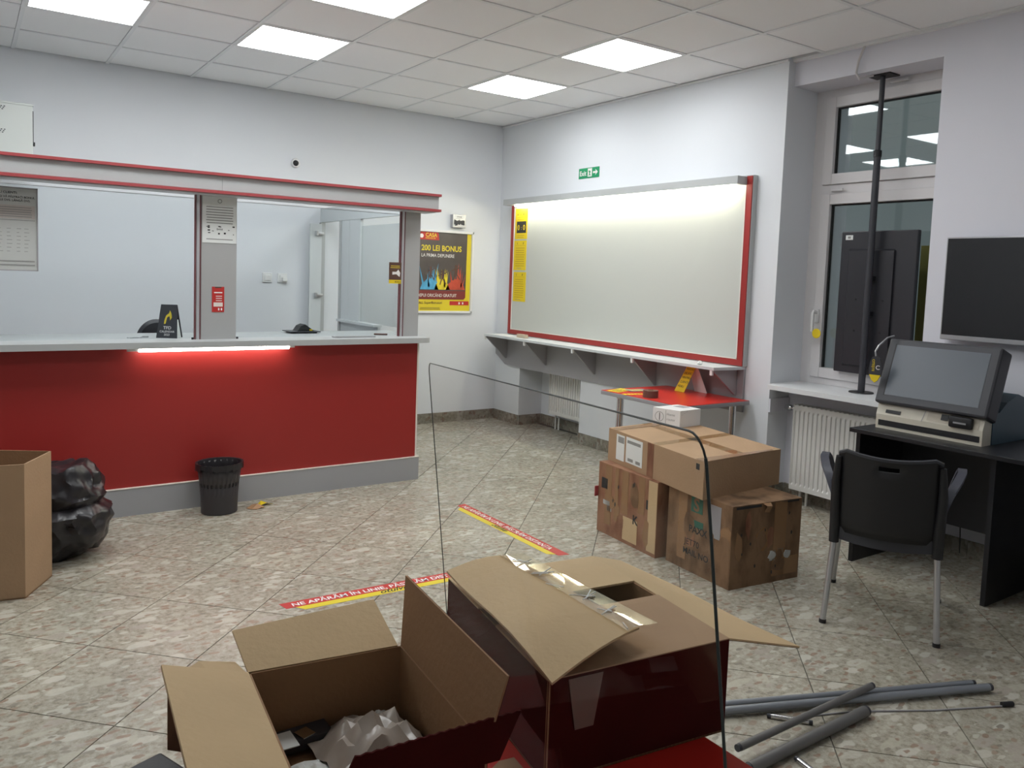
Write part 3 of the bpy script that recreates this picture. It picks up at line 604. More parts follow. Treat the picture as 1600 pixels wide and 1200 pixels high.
# ------------------------------------------------------------------ display board with red frame
t = thing('display_board', 'large blank grey display board in a red frame lit by a strip lamp', 'board', (-.08, -1.7, .90))
bx = -.088
make('panel', MB().box(bx, XR-.001, -.33, -3.085, .93, 2.14), mat('board_surface', (.56, .575, .535), .5), t)
make('backing', MB().box(bx+.006, XR-.001, -.275, -3.14, .885, 2.19), M['grey'], t)
fm = MB().box(bx-.001, bx+.02, -.272, -.322, .888, 2.15).box(bx-.001, bx+.02, -3.088, -3.135, .888, 2.185).box(bx-.001, bx+.02, -.322, -3.088, .888, .932)
make('red_border', fm, M['redtrim'] if 0 else M['red'], t, label='red border of the board')
make('inner_bead', MB().box(bx-.003, bx, -.322, -.33, .93, 2.12).box(bx-.003, bx, -3.08, -3.088, .93, 2.12).box(bx-.003, bx, -.322, -3.088, .932, .938), M['cream'], t)
make('header_box', MB().box(-.185, bx, -.265, -1.16, 2.125, 2.18), M['grey'], t)
make('header_box', MB().box(-.185, bx, -1.1615, -3.09, 2.125, 2.18), M['grey'], t)
make('strip_lamp', MB().tube([(-.135, -.40, 2.118), (-.135, -3.03, 2.118)], .008, 12), M['tube2'], t, smooth=True, label='glowing strip lamp along the board top')
# notices on the board
def notice_x(lab, ya, yb, za, zb):
    n = thing('yellow_notice', lab, 'notice', (bx, (ya+yb)/2, za), group='yellow notices on the board')
    make('sheet', MB().box(bx-.002, bx-.0005, ya, yb, za, zb), M['yel'], n); return n
def linx(n, ya, yb, za, zb, k, material, x=bx-.0022, h=.25):
    b = MB(); st = (zb-za)/k
    for i in range(k): b.box(x-.0005, x, ya-random.uniform(0, .01), yb+random.uniform(0, .015), za+st*(i+.3), za+st*(i+.3+h))
    make('printed_lines', b, material, n)
gy = mat('ochre_print', (.50, .34, .01), .6)
n = notice_x('upper yellow notice with a black scoreboard print', -.345, -.545, 1.805, 2.095)
make('scoreboard_print', MB().box(bx-.0026, bx-.002, -.372, -.525, 1.862, 1.972), M['ink'], n)
text('0', .07, M['yel'], n, (bx-.0028, -.385, 1.89), (0, -1, 0), (0, 0, 1), 'LEFT', .015); text('0', .07, M['yel'], n, (bx-.0028, -.475, 1.89), (0, -1, 0), (0, 0, 1), 'LEFT', .015)
text(':', .05, M['yel'], n, (bx-.0028, -.445, 1.895), (0, -1, 0), (0, 0, 1), 'LEFT', .01)
text('EXACT', .022, M['ink'], n, (bx-.0028, -.40, 2.06), (0, -1, 0), (0, 0, 1), 'LEFT', .01); text('BET ACUM', .024, M['ink'], n, (bx-.0028, -.375, 2.03), (0, -1, 0), (0, 0, 1), 'LEFT', .01)
linx(n, -.375, -.50, 1.98, 2.02, 2, gy); linx(n, -.375, -.50, 1.815, 1.85, 2, gy)
for lab, dz in (('middle yellow notice with faint print', 0), ('lowest yellow notice with faint print', -.30)):
    n = notice_x(lab, -.337+dz*.03, -.542+dz*.03, 1.508+dz, 1.79+dz)
    make('ruled_line', MB().box(bx-.0026, bx-.002, -.36, -.525, 1.742+dz, 1.744+dz), gy, n)
    text('1', .03, M['ink'], n, (bx-.0028, -.385, 1.752+dz), (0, -1, 0), (0, 0, 1), 'LEFT', .02); text('F', .03, M['ink'], n, (bx-.0028, -.485, 1.752+dz), (0, -1, 0), (0, 0, 1), 'LEFT', .02)
    linx(n, -.365, -.52, 1.54+dz, 1.73+dz, 9, gy); linx(n, -.38, -.48, 1.52+dz, 1.535+dz, 1, M['inkg'])
# shelf below the board
t = thing('wall_shelf', 'long light grey shelf with gusset brackets under the board', 'shelf', (-.19, -1.65, .86))
make('board', MB().prism([(-.325, -.215, .862), (-.325, -3.095, .862), (-.04, -3.13, .862), (-.04, -.19, .862)], (0, 0, .020)), M['greyl'], t)
make('back_panel', MB().prism([(-.058, -.02, .862), (-.058, -3.13, .862), (-.058, -3.13, .565), (-.058, -.45, .565), (-.058, -.20, .575), (-.058, -.03, .665)], (.018, 0, 0)), M['greyd'], t)
for y in (-.215, -.87, -1.56, -2.28, -3.06):
    zb_ = .64 if y > -2.4 else .68
    g_ = make('bracket', MB().prism([(-.315, y, .861), (-.06, y, .861), (-.06, y, zb_), (-.075, y, zb_)], (0, -.016, 0)), M['greyd'], t)
    make('edge_clip', MB().box(-.322, -.306, y+.002, y-.018, .826, .862), M['white'], g_)
single('wooden_block', MB().box(-.25, -.21, -.66, -.79, .8835, .915, .002), M['poly'], 'small pale block on the shelf near its left end', 'block', (-.23, -.72, .8835))
single('paper_slip', MB().slab([[(-.30, -.35, .8835), (-.18, -.33, .885)], [(-.30, -.62, .8835), (-.18, -.60, .884)]], (0, 0, .0008)), M['paper'], 'white paper slip lying at the left end of the shelf', 'paper', (-.24, -.48, .8835))
ms = MB(); random.seed(3)
ms.lathe([(.001, 0), (.018, .001), (.022, .010), (.014, .022), (.001, .028)], (-.28, -2.93, .8835), 9)
for v in ms.v: v.x += random.uniform(-.004, .004); v.y += random.uniform(-.004, .004)
single('crumpled_tissue', ms, M['paper'], 'crumpled white scrap on the right end of the shelf', 'paper', (-.28, -2.93, .8835))

# ------------------------------------------------------------------ small red table under the shelf
def red_table(label, x0, x1, y0, y1, ztop, legs, prints=False, inset=.07):
    t = thing('red_table', label, 'table', ((x0+x1)/2, (y0+y1)/2, 0))
    make('tabletop', MB().box(x0+.003, x1-.003, y0+.003, y1-.003, ztop-.003, ztop), M['redtop'], t, label='red laminate top')
    make('edge_band', MB().box(x0, x1, y0, y1, ztop-.03, ztop-.003, .004), M['greyd'], t)
    for (lx, ly) in legs:
        l = make('leg', MB().lathe([(.001, 0), (.028, 0), (.028, .02), (.024, .03), (.024, ztop-.04), (.034, ztop-.031), (.001, ztop-.031)], (lx, ly, 0), 20), M['chrome'], t, smooth=True)
    return t
X0, X1, Y0, Y1 = -.735, -.07, -3.205, -2.425
red_table('small red-topped table with chrome legs under the shelf', X0, X1, Y0, Y1, .66, [(X0+.045, Y1-.16), (X1-.10, Y0+.06), (X0+.10, Y0+.06), (X1-.08, Y1-.08)])
t = thing('tape_roll', 'roll of brown packing tape standing flat on the small red table', 'tape', (-.64, -2.83, .66))
make('tape_ring', MB().lathe([(.027, 0), (.052, 0), (.052, .048), (.027, .048)], (-.64, -2.83, .66), 32, close=True), M['roll'], t, smooth=True)
make('core', MB().lathe([(.024, .002), (.027, .002), (.027, .046), (.024, .046)], (-.64, -2.83, .66), 32, close=True), M['card'], t, smooth=True)
def leaflet(label, cx, cy, z, wx, wy, rz, m1, stripe):
    t = thing('leaflet', label, 'leaflet', (cx, cy, z), rz)
    make('sheet', MB().box(-wx/2, wx/2, -wy/2, wy/2, 0, .0015), m1, t, local=True)
    b = MB()
    for i in range(5): b.box(-wx*.4, wx*random.uniform(.1, .4), -wy*.4+i*wy*.17, -wy*.34+i*wy*.17, .0015, .0020)
    make('print', b, stripe, t, local=True)
leaflet('yellow and dark leaflet at the left corner of the small red table', -.62, -2.50, .66, .20, .10, .3, M['yel'], M['ink'])
leaflet('dark printed leaflet overlapping the yellow one on the small red table', -.50, -2.55, .662, .16, .10, -.2, M['greyd'], M['yel'])
leaflet('narrow yellow leaflet beside the tape roll on the small red table', -.66, -2.68, .66, .05, .15, 1.3, M['yel'], M['redp'])
t = thing('tent_card', 'yellow tent card with black text standing at the wall end of the small red table', 'tent card', (-.17, -2.74, .66))
f0 = [(-.235, -2.66, .661), (-.235, -2.755, .661), (-.165, -2.80, .86), (-.165, -2.72, .86)]
make('front_face', MB().prism(f0, (.002, 0, 0)), M['yel'], t)
make('rear_face', MB().prism([(-.165, -2.80, .86), (-.165, -2.72, .86), (-.11, -2.74, .661), (-.11, -2.86, .661)], (.002, 0, 0)), M['wprint'], t)
tx = Vector((0, -1, 0)); ty = (Vector(f0[2])-Vector(f0[1])); ty = Vector((ty.x, ty.y*.6, ty.z)).normalized()
for q, s in enumerate(('REGULI', 'DE JOC', 'PENTRU', 'CLIENȚI', 'FIDELI')):
    o_ = Vector(f0[0]).lerp(Vector(f0[3]), .80-.16*q); text(s, .022, M['ink'], t, o_+tx*.008, tx, ty, 'LEFT', .01)

# ------------------------------------------------------------------ cardboard boxes
def carton(name, label, quad, z0, z1, material, cat='box', top=None, seg=1, group=None, flapgap=True):
    c = sum((Vector((a, b, 0)) for a, b in quad), Vector())/4
    t = thing(name, label, cat, (c.x, c.y, z0), group=group)
    b = MB().prism([(a, q, z0) for a, q in quad], (0, 0, z1-z0-.004))
    make('body', b, material, t)
    A, B, Cc, Dd = [Vector((a, q, z1)) for a, q in quad]    # A near, B right, C back, D left
    def strip(p0, p1, p2, p3): return MB().prism([p0, p1, p2, p3], (0, 0, -.004))
    mB, mA = A.lerp(B, .499), Dd.lerp(Cc, .499); mB2, mA2 = A.lerp(B, .501), Dd.lerp(Cc, .501)
    make('top_flap', strip(A, mB, mA, Dd), top or material, t); make('top_flap', strip(mB2, B, Cc, mA2), top or material, t)
    return t, (A, B, Cc, Dd)
def face_text(t, P0, P1, fx_, z, size, s, material, bold=.02, sx=1):   # text on vertical face from P0 to P1
    d = (Vector(P1)-Vector(P0)); d.z = 0; d.normalize(); o = Vector(P0).lerp(Vector(P1), fx_); o.z = z
    return text(s, size, material, t, o, d, (0, 0, 1), 'LEFT', bold, sx, thick=.0024)
def patch(t, P0, P1, fa, fb, za, zb, material, name, th=.0012, zc=None, zd=None):
    P0, P1 = Vector(P0), Vector(P1); d = (P1-P0); d.z = 0; n_ = Vector((d.y, -d.x, 0)).normalized()
    a, b = P0.lerp(P1, fa), P0.lerp(P1, fb)
    pts = [Vector((a.x, a.y, za)), Vector((b.x, b.y, zb if zc is None else zc)), Vector((b.x, b.y, zb)), Vector((a.x, a.y, zb if zd is None else zd))]
    if zc is None: pts = [Vector((a.x, a.y, za)), Vector((b.x, b.y, za)), Vector((b.x, b.y, zb)), Vector((a.x, a.y, zb))]
    return make(name, MB().prism([p+n_*.0002 for p in pts], n_*th), material, t)
# large worn box (right, on floor)
qD = [(-1.528, -4.302), (-1.075, -4.355), (-1.025, -3.88), (-1.49, -3.855)]
tD, cD = carton('cardboard_box', 'large battered brown carton on the floor, right of the pair under the long box', qD, 0, .405, M['cardd'])
A, B, Cc, Dd = cD
patch(tD, Dd, A, .18, .32, .05, .40, M['tape'], 'tape_strip'); patch(tD, Dd, A, .86, .99, .02, .19, M['cardd'], 'patch')
patch(tD, Dd, A, .38, .56, .31, .40, M['greenp'], 'green_print'); patch(tD, Dd, A, .36, .58, .235, .27, M['greenp'], 'green_print')
face_text(tD, Dd, A, .42, .32, .09, 'S', M['cardd'], .03); patch(tD, Dd, A, .68, .84, .22, .38, M['greyd'], 'grey_print')
face_text(tD, Dd, A, .36, .205, .05, 'PAXX', M['ink']); face_text(tD, Dd, A, .30, .135, .045, 'JET70', M['ink'], 0); face_text(tD, Dd, A, .28, .085, .045, 'MAIL NO', M['ink'], .01)
patch(tD, A, B, .62, .98, .03, .12, M['tape'], 'tape_strip'); patch(tD, A, B, .60, .78, .03, .40, M['tape'], 'tape_strip')
patch(tD, A, B, .56, .64, .11, .16, M['paperg'], 'torn_label'); patch(tD, A, B, .66, .76, .13, .165, M['paperg'], 'torn_label')
patch(tD, A, B, .05, .40, .387, .400, M['ink'], 'flap_gap'); patch(tD, A, B, .70, .95, .392, .401, M['ink'], 'flap_gap')
make('torn_tape', MB().slab([[(-1.34, -4.325, .403), (-1.29, -4.333, .403)], [(-1.335, -4.348, .395), (-1.30, -4.352, .392)], [(-1.34, -4.342, .365), (-1.31, -4.344, .36)]], (0, .001, 0)), M['tape'], tD)
# worn box left
qE = [(-1.522, -3.808), (-1.12, -3.83), (-1.06, -3.30), (-1.478, -3.294)]
qE = [(-1.527, -3.812), (-1.10, -3.845), (-1.05, -3.33), (-1.482, -3.294)]
tE, cE = carton('cardboard_box', 'taped reddish-brown carton on the floor, left of the pair under the long box', qE, 0, .405, M['cardr'])
A, B, Cc, Dd = cE
for a, b, zz in ((.13, .24, .06), (.30, .36, .10), (.42, .53, .16), (.70, .80, .2)): patch(tE, Dd, A, a, b, zz, .40, M['tape'], 'tape_strip')
patch(tE, Dd, A, .06, .17, .26, .32, M['ink'], 'black_print'); patch(tE, Dd, A, .10, .24, .17, .195, M['paperg'], 'torn_label'); patch(tE, Dd, A, .17, .25, .14, .17, M['paperg'], 'torn_label')
patch(tE, Dd, A, .83, .86, .24, .29, M['ink'], 'black_print'); face_text(tE, Dd, A, .62, .13, .07, 'K', M['ink']); patch(tE, Dd, A, .86, .995, .02, .40, M['cardl'], 'patch'); patch(tE, Dd, A, .46, .70, .02, .15, M['cardl'], 'patch')
make('red_tape_tab', MB().box(-1.505, -1.475, -3.2935, -3.286, .20, .26, .002), M['redtrim'], tE)
def ragged(t, P0, P1, fc, zc, wf, hz, material, name, rr, n=9, th=.0011):
    P0, P1 = Vector((P0.x, P0.y, 0)), Vector((P1.x, P1.y, 0)); d = P1-P0; n_ = Vector((d.y, -d.x, 0)).normalized(); pts = []
    for k in range(n):
        a = 2*math.pi*k/n; q = rr.uniform(.65, 1.1); p = P0.lerp(P1, min(.995, max(.005, fc+wf*math.cos(a)*q))); p.z = min(.40, max(.004, zc+hz*math.sin(a)*q)); pts.append(p+n_*.0003)
    make(name, MB().prism(pts, n_*th), material, t)
rr = random.Random(5); A, B, Cc, Dd = cE
for k in range(5): ragged(tE, Dd, A, rr.uniform(.1, .95), rr.uniform(.05, .36), rr.uniform(.04, .10), rr.uniform(.03, .08), M[rr.choice(['tape', 'cardr', 'cardd'])], 'patch', rr, th=.0011+k*.00012)
for k in range(5): ragged(tE, Dd, A, rr.uniform(.1, .95), rr.uniform(.05, .36), .012, .014, M['ink'], 'black_mark', rr, 6, .002)
A, B, Cc, Dd = cD
for k in range(6): ragged(tD, Dd, A, rr.uniform(.1, .95), rr.uniform(.05, .36), rr.uniform(.05, .12), rr.uniform(.03, .09), M[rr.choice(['tape', 'cardd', 'cardr'])], 'patch', rr, th=.0009+k*.0001)
for k in range(8): ragged(tD, A, B, rr.uniform(.1, .9), rr.uniform(.05, .34), rr.uniform(.04, .12), rr.uniform(.03, .08), M[rr.choice(['tape', 'cardd', 'cardd', 'cardr'])], 'patch', rr, th=.0009+k*.0001)
for k in range(9): ragged(tD, A, B, rr.uniform(.1, .9), rr.uniform(.05, .34), .010, .010, M['ink'], 'black_mark', rr, 6, .002)
ragged(tD, A, B, .60, .135, .07, .022, M['paperg'], 'torn_label', rr, th=.0024); ragged(tD, A, B, .82, .13, .055, .024, M['paperg'], 'torn_label', rr, th=.0024)
# long clean box on top
qC = [(-1.574, -4.155), (-.955, -4.125), (-.80, -3.262), (-1.412, -3.285)]
tC, cC = carton('cardboard_box', 'long clean brown carton lying on top of the two worn cartons', qC, .4055, .592, M['card'], top=M['card'])
A, B, Cc, Dd = cC
def ontop(fa, fb, dz=.0008):   # fa along near->left, fb along near->right
    p = A.lerp(Dd, fa).lerp(B.lerp(Cc, fa), fb); p.z = .592+dz; return p
make('tape_strip', MB().prism([ontop(.0, .44), ontop(.0, .56), ontop(1, .56), ontop(1, .44)], (0, 0, .0006)), M['ctape'], tC)
for fa in (.50, .97): make('tape_strip', MB().prism([ontop(fa, 0, .0016), ontop(fa, 1, .0016), ontop(fa-.07, 1, .0016), ontop(fa-.07, 0, .0016)], (0, 0, .0006)), M['tape'] if fa > .9 else M['ctape'], tC)
make('tape_strip', MB().prism([ontop(.08, .0, .0016), ontop(.02, .9, .0016), ontop(.0, .9, .0016), ontop(.0, .0, .0016)], (0, 0, .0006)), M['tape'], tC)
patch(tC, Dd, A, .455, .52, .408, .59, M['cardr'], 'tape_strip')
patch(tC, Dd, A, .215, .40, .435, .578, M['paper'], 'address_label'); patch(tC, Dd, A, .10, .195, .43, .575, M['paper'], 'address_label')
patch(tC, Dd, A, .12, .19, .53, .565, M['inkg'], 'label_print', .0018); patch(tC, Dd, A, .23, .38, .545, .562, M['inkg'], 'label_print', .0018); patch(tC, Dd, A, .24, .30, .445, .462, M['inkg'], 'label_print', .0018); patch(tC, Dd, A, .33, .38, .445, .462, M['inkg'], 'label_print', .0018)
patch(tC, Dd, A, .93, .96, .545, .575, M['ink'], 'fold_mark')
# small white box
qW = [(-1.020, -3.465), (-.835, -3.455), (-.845, -3.275), (-1.065, -3.285)]
tW, cW = carton('device_box', 'small white device box with printed outlines on top of the long carton', qW, .5925, .692, M['white'], cat='box')
A, B, Cc, Dd = cW
patch(tW, Dd, A, .475, .485, .60, .685, M['inkg'], 'printed_line'); face_text(tW, Dd, A, .52, .655, .022, 'Home', M['inkg'], 0); face_text(tW, Dd, A, .52, .625, .022, 'router', M['inkg'], 0)
d = (A-Dd).normalized(); cc_ = Dd.lerp(A, .25); nn = Vector((d.y, -d.x, 0))
rg = MB(); K = 24
for k in range(K):
    a0, a1 = 2*math.pi*k/K, 2*math.pi*(k+1)/K
    f = lambda a, r: Vector((cc_.x, cc_.y, .642))+d*math.cos(a)*r+Vector((0, 0, 1))*math.sin(a)*r*1.0+nn*.0012
    rg.add([f(a0, .027), f(a1, .027), f(a1, .030), f(a0, .030)], [(0, 1, 2, 3)])
make('circle_print', rg, M['inkg'], tW); patch(tW, Dd, A, .245, .265, .62, .665, M['ink'], 'bar_print', .0016)
def lt(fa, fb): p = A.lerp(Dd, fa).lerp(B.lerp(Cc, fa), fb); p.z = .6925; return p
make('picture_print', MB().prism([lt(.38, .6), lt(.38, .9), lt(.8, .9), lt(.8, .6)], (0, 0, .0005)), M['greyd'], tW)
make('handle_print', MB().prism([A.lerp(B, .35)+Vector((0, -.0008, -.005)), A.lerp(B, .36)+Vector((0, -.0008, -.005)), A.lerp(B, .02)+Vector((0, -.0008, -.03))], (0, -.0004, 0)), M['inkg'], tW)

# tall empty carton at the left edge
gN, gR = Vector((-4.312, -2.846, 0)), Vector((-4.194, -2.62, 0)); gL = Vector((-4.66, -2.78, 0)); gB = Vector((-4.50, -2.44, 0))
t = thing('tall_carton', 'tall open brown carton standing at the left edge of the picture', 'box', (-4.41, -2.68, 0))
def wallp(a, b, z0, z1, th, c):
    n_ = (b-a).cross(Vector((0, 0, 1))).normalized()
    if n_.dot(c-a) < 0: n_ = -n_
    return [a+Vector((0, 0, z0)), b+Vector((0, 0, z0)), b+Vector((0, 0, z1)), a+Vector((0, 0, z1))], n_*th
cen = (gN+gR+gL+gB)/4
for a, b, mt in ((gN, gR, 'card'), (gR, gB, 'cardin'), (gB, gL, 'cardin'), (gL, gN, 'card')):
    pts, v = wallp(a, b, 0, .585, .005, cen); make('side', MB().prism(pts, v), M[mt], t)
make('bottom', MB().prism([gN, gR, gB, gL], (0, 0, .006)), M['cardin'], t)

# black rubbish bag
bm = bmesh.new(); bmesh.ops.create_icosphere(bm, subdivisions=5, radius=1)
from mathutils import noise
def bagshape(co):
    p = co.copy(); n1 = noise.noise(p*1.5+Vector((3, 1, 7))); n2 = noise.noise(p*3.2+Vector((1, 5, 2)))
    fold = abs(noise.noise(Vector((p.x*2.2+p.z*1.5, p.y*2.2, p.z*5+1)))); cre = abs(noise.noise(p*6.5))
    r = 1+.14*n1+.07*n2-.20*fold*.8-.05*cre
    zz = p.z; waist = 1-.16*math.exp(-((zz-.12)/.11)**2); up = .88 if zz > .12 else 1.0
    q = Vector((p.x*.225*r*waist*(.92+.08*up), p.y*.26*r*waist*up, p.z*.275*r))
    if zz > .12: q.x -= .015; q.z = min(q.z, .215+.02*n2+.03*p.x)
    q.z = max(q.z+.235, .002); return q
mbg = MB(); mbg.add([bagshape(v.co) for v in bm.verts], [[v.index for v in f.verts] for f in bm.faces]); bm.free()
o = make('rubbish_bag', mbg, M['bag'], smooth=True, local=True); o.location = (-4.115, -2.33, 0); o.rotation_euler = (0, 0, R(-20)); tag(o, 'crumpled black rubbish bag on the floor between tall carton and red counter', 'rubbish bag')

# waste bin with liner
t = thing('waste_bin', 'dark slotted plastic waste bin standing against the red counter', 'waste bin', (-3.275, -1.965, 0))
bc = (-3.275, -1.965, 0)
def slotbin():
    b = MB(); n = 56; prof = [(.001, .004), (.097, .004), (.100, .10), (.104, .16), (.107, .185), (.118, .285)]
    vs = []; 
    for r_, z_ in prof:
        for k in range(n): a = 2*math.pi*k/n; vs.append((bc[0]+r_*1.06*math.cos(a), bc[1]+r_*.96*math.sin(a), z_))
    fs = []
    for i in range(len(prof)-1):
        for k in range(n):
            if i in (3,) and k % 2 == 0: continue
            fs.append((i*n+k, i*n+(k+1) % n, (i+1)*n+(k+1) % n, (i+1)*n+k))
    return b.add(vs, fs)
pl = mat('dark_bin_plastic', (.045, .040, .043), .5)
make('body', slotbin(), pl, t, smooth=True, solid=.003)
make('rim', MB().lathe([(.116, .283), (.124, .284), (.126, .292), (.118, .296)], bc, 48, sx=1.06, sy=.96, close=True), pl, t, smooth=True)
lin = MB(); n = 64; vs = []
for r_, z_ in ((.085, .02), (.108, .26), (.117, .298), (.127, .300), (.128, .262)):
    for k in range(n): a = 2*math.pi*k/n; w_ = 1+.015*math.sin(k*2.1)+.01*random.random(); zz = z_+(random.uniform(-.012, .012) if z_ == .262 else 0); vs.append((bc[0]+r_*1.06*w_*math.cos(a), bc[1]+r_*.96*w_*math.sin(a), zz))
lin.add(vs, [(i*n+k, i*n+(k+1) % n, (i+1)*n+(k+1) % n, (i+1)*n+k) for i in range(4) for k in range(n)])
make('bin_liner', lin, M['bag'], t, smooth=True)
# sweet wrapper
t = thing('sweet_wrapper', 'yellow and brown sweet wrapper on the floor beside the bin', 'wrapper', (-3.04, -1.96, 0))
make('foil', MB().slab([[(-3.12, -1.985, .001), (-3.08, -1.955, .012), (-3.04, -1.955, .004)], [(-3.10, -2.02, .003), (-3.055, -1.99, .024), (-3.03, -2.0, .010)], [(-3.07, -2.03, .001), (-3.04, -2.025, .008), (-3.02, -2.01, .001)]], (0, 0, .0015)), mat('brown_foil', (.42, .24, .12), .4), t)
make('yellow_part', MB().slab([[(-3.05, -1.95, .002), (-3.02, -1.935, .022), (-2.985, -1.93, .004)], [(-3.035, -1.985, .010), (-2.995, -1.975, .018), (-2.955, -1.965, .002)]], (0, 0, .0015)), M['yel'], t)

# floor stickers
def sticker(label, org, ang):
    t = thing('floor_sticker', label, 'floor sticker', (*org, 0), ang)
    make('red_strip', MB().prism([(0, .0, .0002), (.96, .0, .0002), (1.02, .0, .0002), (1.035, .062, .0002), (-.015, .062, .0002)], (0, 0, .0006)), M['redp'], t, local=True)
    make('yellow_strip', MB().prism([(.07, -.040, .0002), (.97, -.040, .0002), (1.0, -.0005, .0002), (.04, -.0005, .0002)], (0, 0, .0006)), M['yelp'], t, local=True)
    R_ = Matrix.Rotation(ang, 3, 'Z'); O = Vector((*org, 0))
    text('NE APĂRĂM ÎN LINIE, PĂSTRĂM DISTANȚA', .045, M['wprint'], t, O+R_ @ Vector((.03, .012, .001)), R_ @ Vector((1, 0, 0)), R_ @ Vector((0, 1, 0)), 'LEFT', .02, sx=1.03)
    text('otulve', .055, M['ink'], t, O+R_ @ Vector((.42, -.030, .001)), R_ @ Vector((1, 0, 0)), R_ @ Vector((0, 1, 0)), 'LEFT', .012, shear=.4)
sticker('red and yellow floor sticker nearest the open boxes, running left to right', (-3.39, -3.492), R(-2.2))
sticker('red and yellow floor sticker farther back, running diagonally towards the camera', (-2.005+.045, -2.515), R(-89.5))

# ------------------------------------------------------------------ pole with screen in the window niche
px_, py_ = .165, -3.868
t = thing('floor_to_ceiling_pole', 'black telescopic pole standing on the sill in the window niche', 'pole', (px_, py_, .795))
make('lower_tube', MB().tube([(px_, py_, .80), (px_, py_, 2.28)], .021, 16), M['blk2'], t, smooth=True)
make('upper_tube', MB().tube([(px_, py_, 2.28), (px_, py_, 2.752)], .0155, 16), M['blk2'], t, smooth=True)
make('collar', MB().lathe([(.015, 2.26), (.024, 2.262), (.024, 2.30), (.0155, 2.305)], (px_, py_, 0), 16, close=True), M['blk'], t, smooth=True)
make('foot_plate', MB().lathe([(.001, .7955), (.075, .7955), (.072, .802), (.001, .802)], (px_, py_, 0), 28), M['blk'], t, smooth=True)
make('top_plate', MB().box(px_-.05, px_+.06, py_-.075, py_+.075, 2.748, 2.7565, .002), M['blk'], t)
for zz in (1.28, 1.50): make('tv_bracket', MB().box(px_-.004, px_+.043, py_-.018, py_+.018, zz, zz+.03), M['blk'], t)
tx0 = .222
t = thing('window_screen', 'portrait screen seen from its black back, on the pole facing the window', 'screen', (tx0, -3.90, .90))
ya, yb = -3.625, -4.13
make('casing', MB().box(tx0, tx0+.035, ya, yb, .905, 1.815, .006), M['tvback'], t)
make('screen_face', MB().box(tx0+.0355, tx0+.037, ya-.01, yb+.01, .915, 1.805), M['scr'], t)
make('rear_hump', MB().prism([(tx0, ya-.06, .95), (tx0, ya-.06, 1.70), (tx0-.014, ya-.07, 1.69), (tx0-.014, ya-.07, .96)], (0, -.30, 0)), M['tvback'], t)
make('label_sticker', MB().box(tx0-.001, tx0, ya-.03, ya-.08, 1.76, 1.79), M['paper'], t, label='small white sticker')
make('sticker_mark', MB().box(tx0-.0016, tx0-.001, ya-.045, ya-.065, 1.768, 1.782), M['inkg'], t)
for yy in (-3.76, -3.94):
    for zz in (1.18, 1.38): make('mount_screw', MB().lathe([(.001, -.004), (.006, -.004), (.006, 0), (.001, 0)], (tx0-.0142, yy, zz), 10, ax='x'), M['blk'], t)
single('white_cable', MB().tube([(.012, -3.835, 2.918), (.008, -3.80, 2.83), (.012, -3.785, 2.76), (.03, -3.80, 2.722), (.07, -3.825, 2.738), (.105, -3.84, 2.75)], .007, 8), M['cable'], 'thick white cable looping from the ceiling to the pole top', 'cable', (.02, -3.81, 2.8), smooth=True)

# wall TV
t = thing('wall_tv', 'large wall-mounted black television with thin silver bezel, cut by the right edge', 'television', (-.02, -4.92, 1.19))
ya, yb, za, zb, xf_ = -4.437, -5.42, 1.188, 1.748, -.045
make('bezel', MB().box(xf_, xf_+.045, ya, yb, za, zb, .005), M['silver'], t)
make('screen_face', MB().box(xf_-.0015, xf_+.003, ya-.008, yb+.008, za+.028, zb-.008), M['scr'], t)
make('rear_housing', MB().box(xf_+.045, XW-.001, ya-.2, yb+.2, za+.1, zb-.1), M['blk'], t)

# ------------------------------------------------------------------ black desk
t = thing('black_desk', 'black laminate desk against the window wall under the terminal', 'desk', (-.33, -4.70, 0))
DX0, DX1, DY0, DY1, DZ = -.665, .0, -4.325, -5.03, .722
make('desktop', MB().box(DX0, DX1, DY0, DY1-.35, DZ-.022, DZ, .002), M['desk'], t)
make('side_panel', MB().box(DX0+.05, DX1, DY0-.012, DY0-.034, 0, DZ-.022), M['desk'], t)
make('side_panel', MB().box(DX0+.05, DX1, DY1+.022, DY1, 0, DZ-.022), M['desk'], t)
make('modesty_panel', MB().box(-.20, -.18, DY0-.034, DY1+.022, .22, DZ-.022), M['desk'], t)
make('side_panel', MB().box(DX0+.05, DX1, DY1-.33, DY1-.348, 0, DZ-.022), M['desk'], t)
single('hanging_cable', MB().tube([(-.05, -4.62, .30), (-.045, -4.63, .12), (-.06, -4.64, .04)], .003, 6), M['rubber'], 'thin dark cable hanging behind the desk, left one', 'cable', (-.05, -4.63, .04))
single('hanging_cable', MB().tube([(-.06, -4.86, .30), (-.05, -4.84, .15), (-.06, -4.82, .03)], .003, 6), M['rubber'], 'thin dark cable hanging behind the desk, right one', 'cable', (-.05, -4.84, .03))

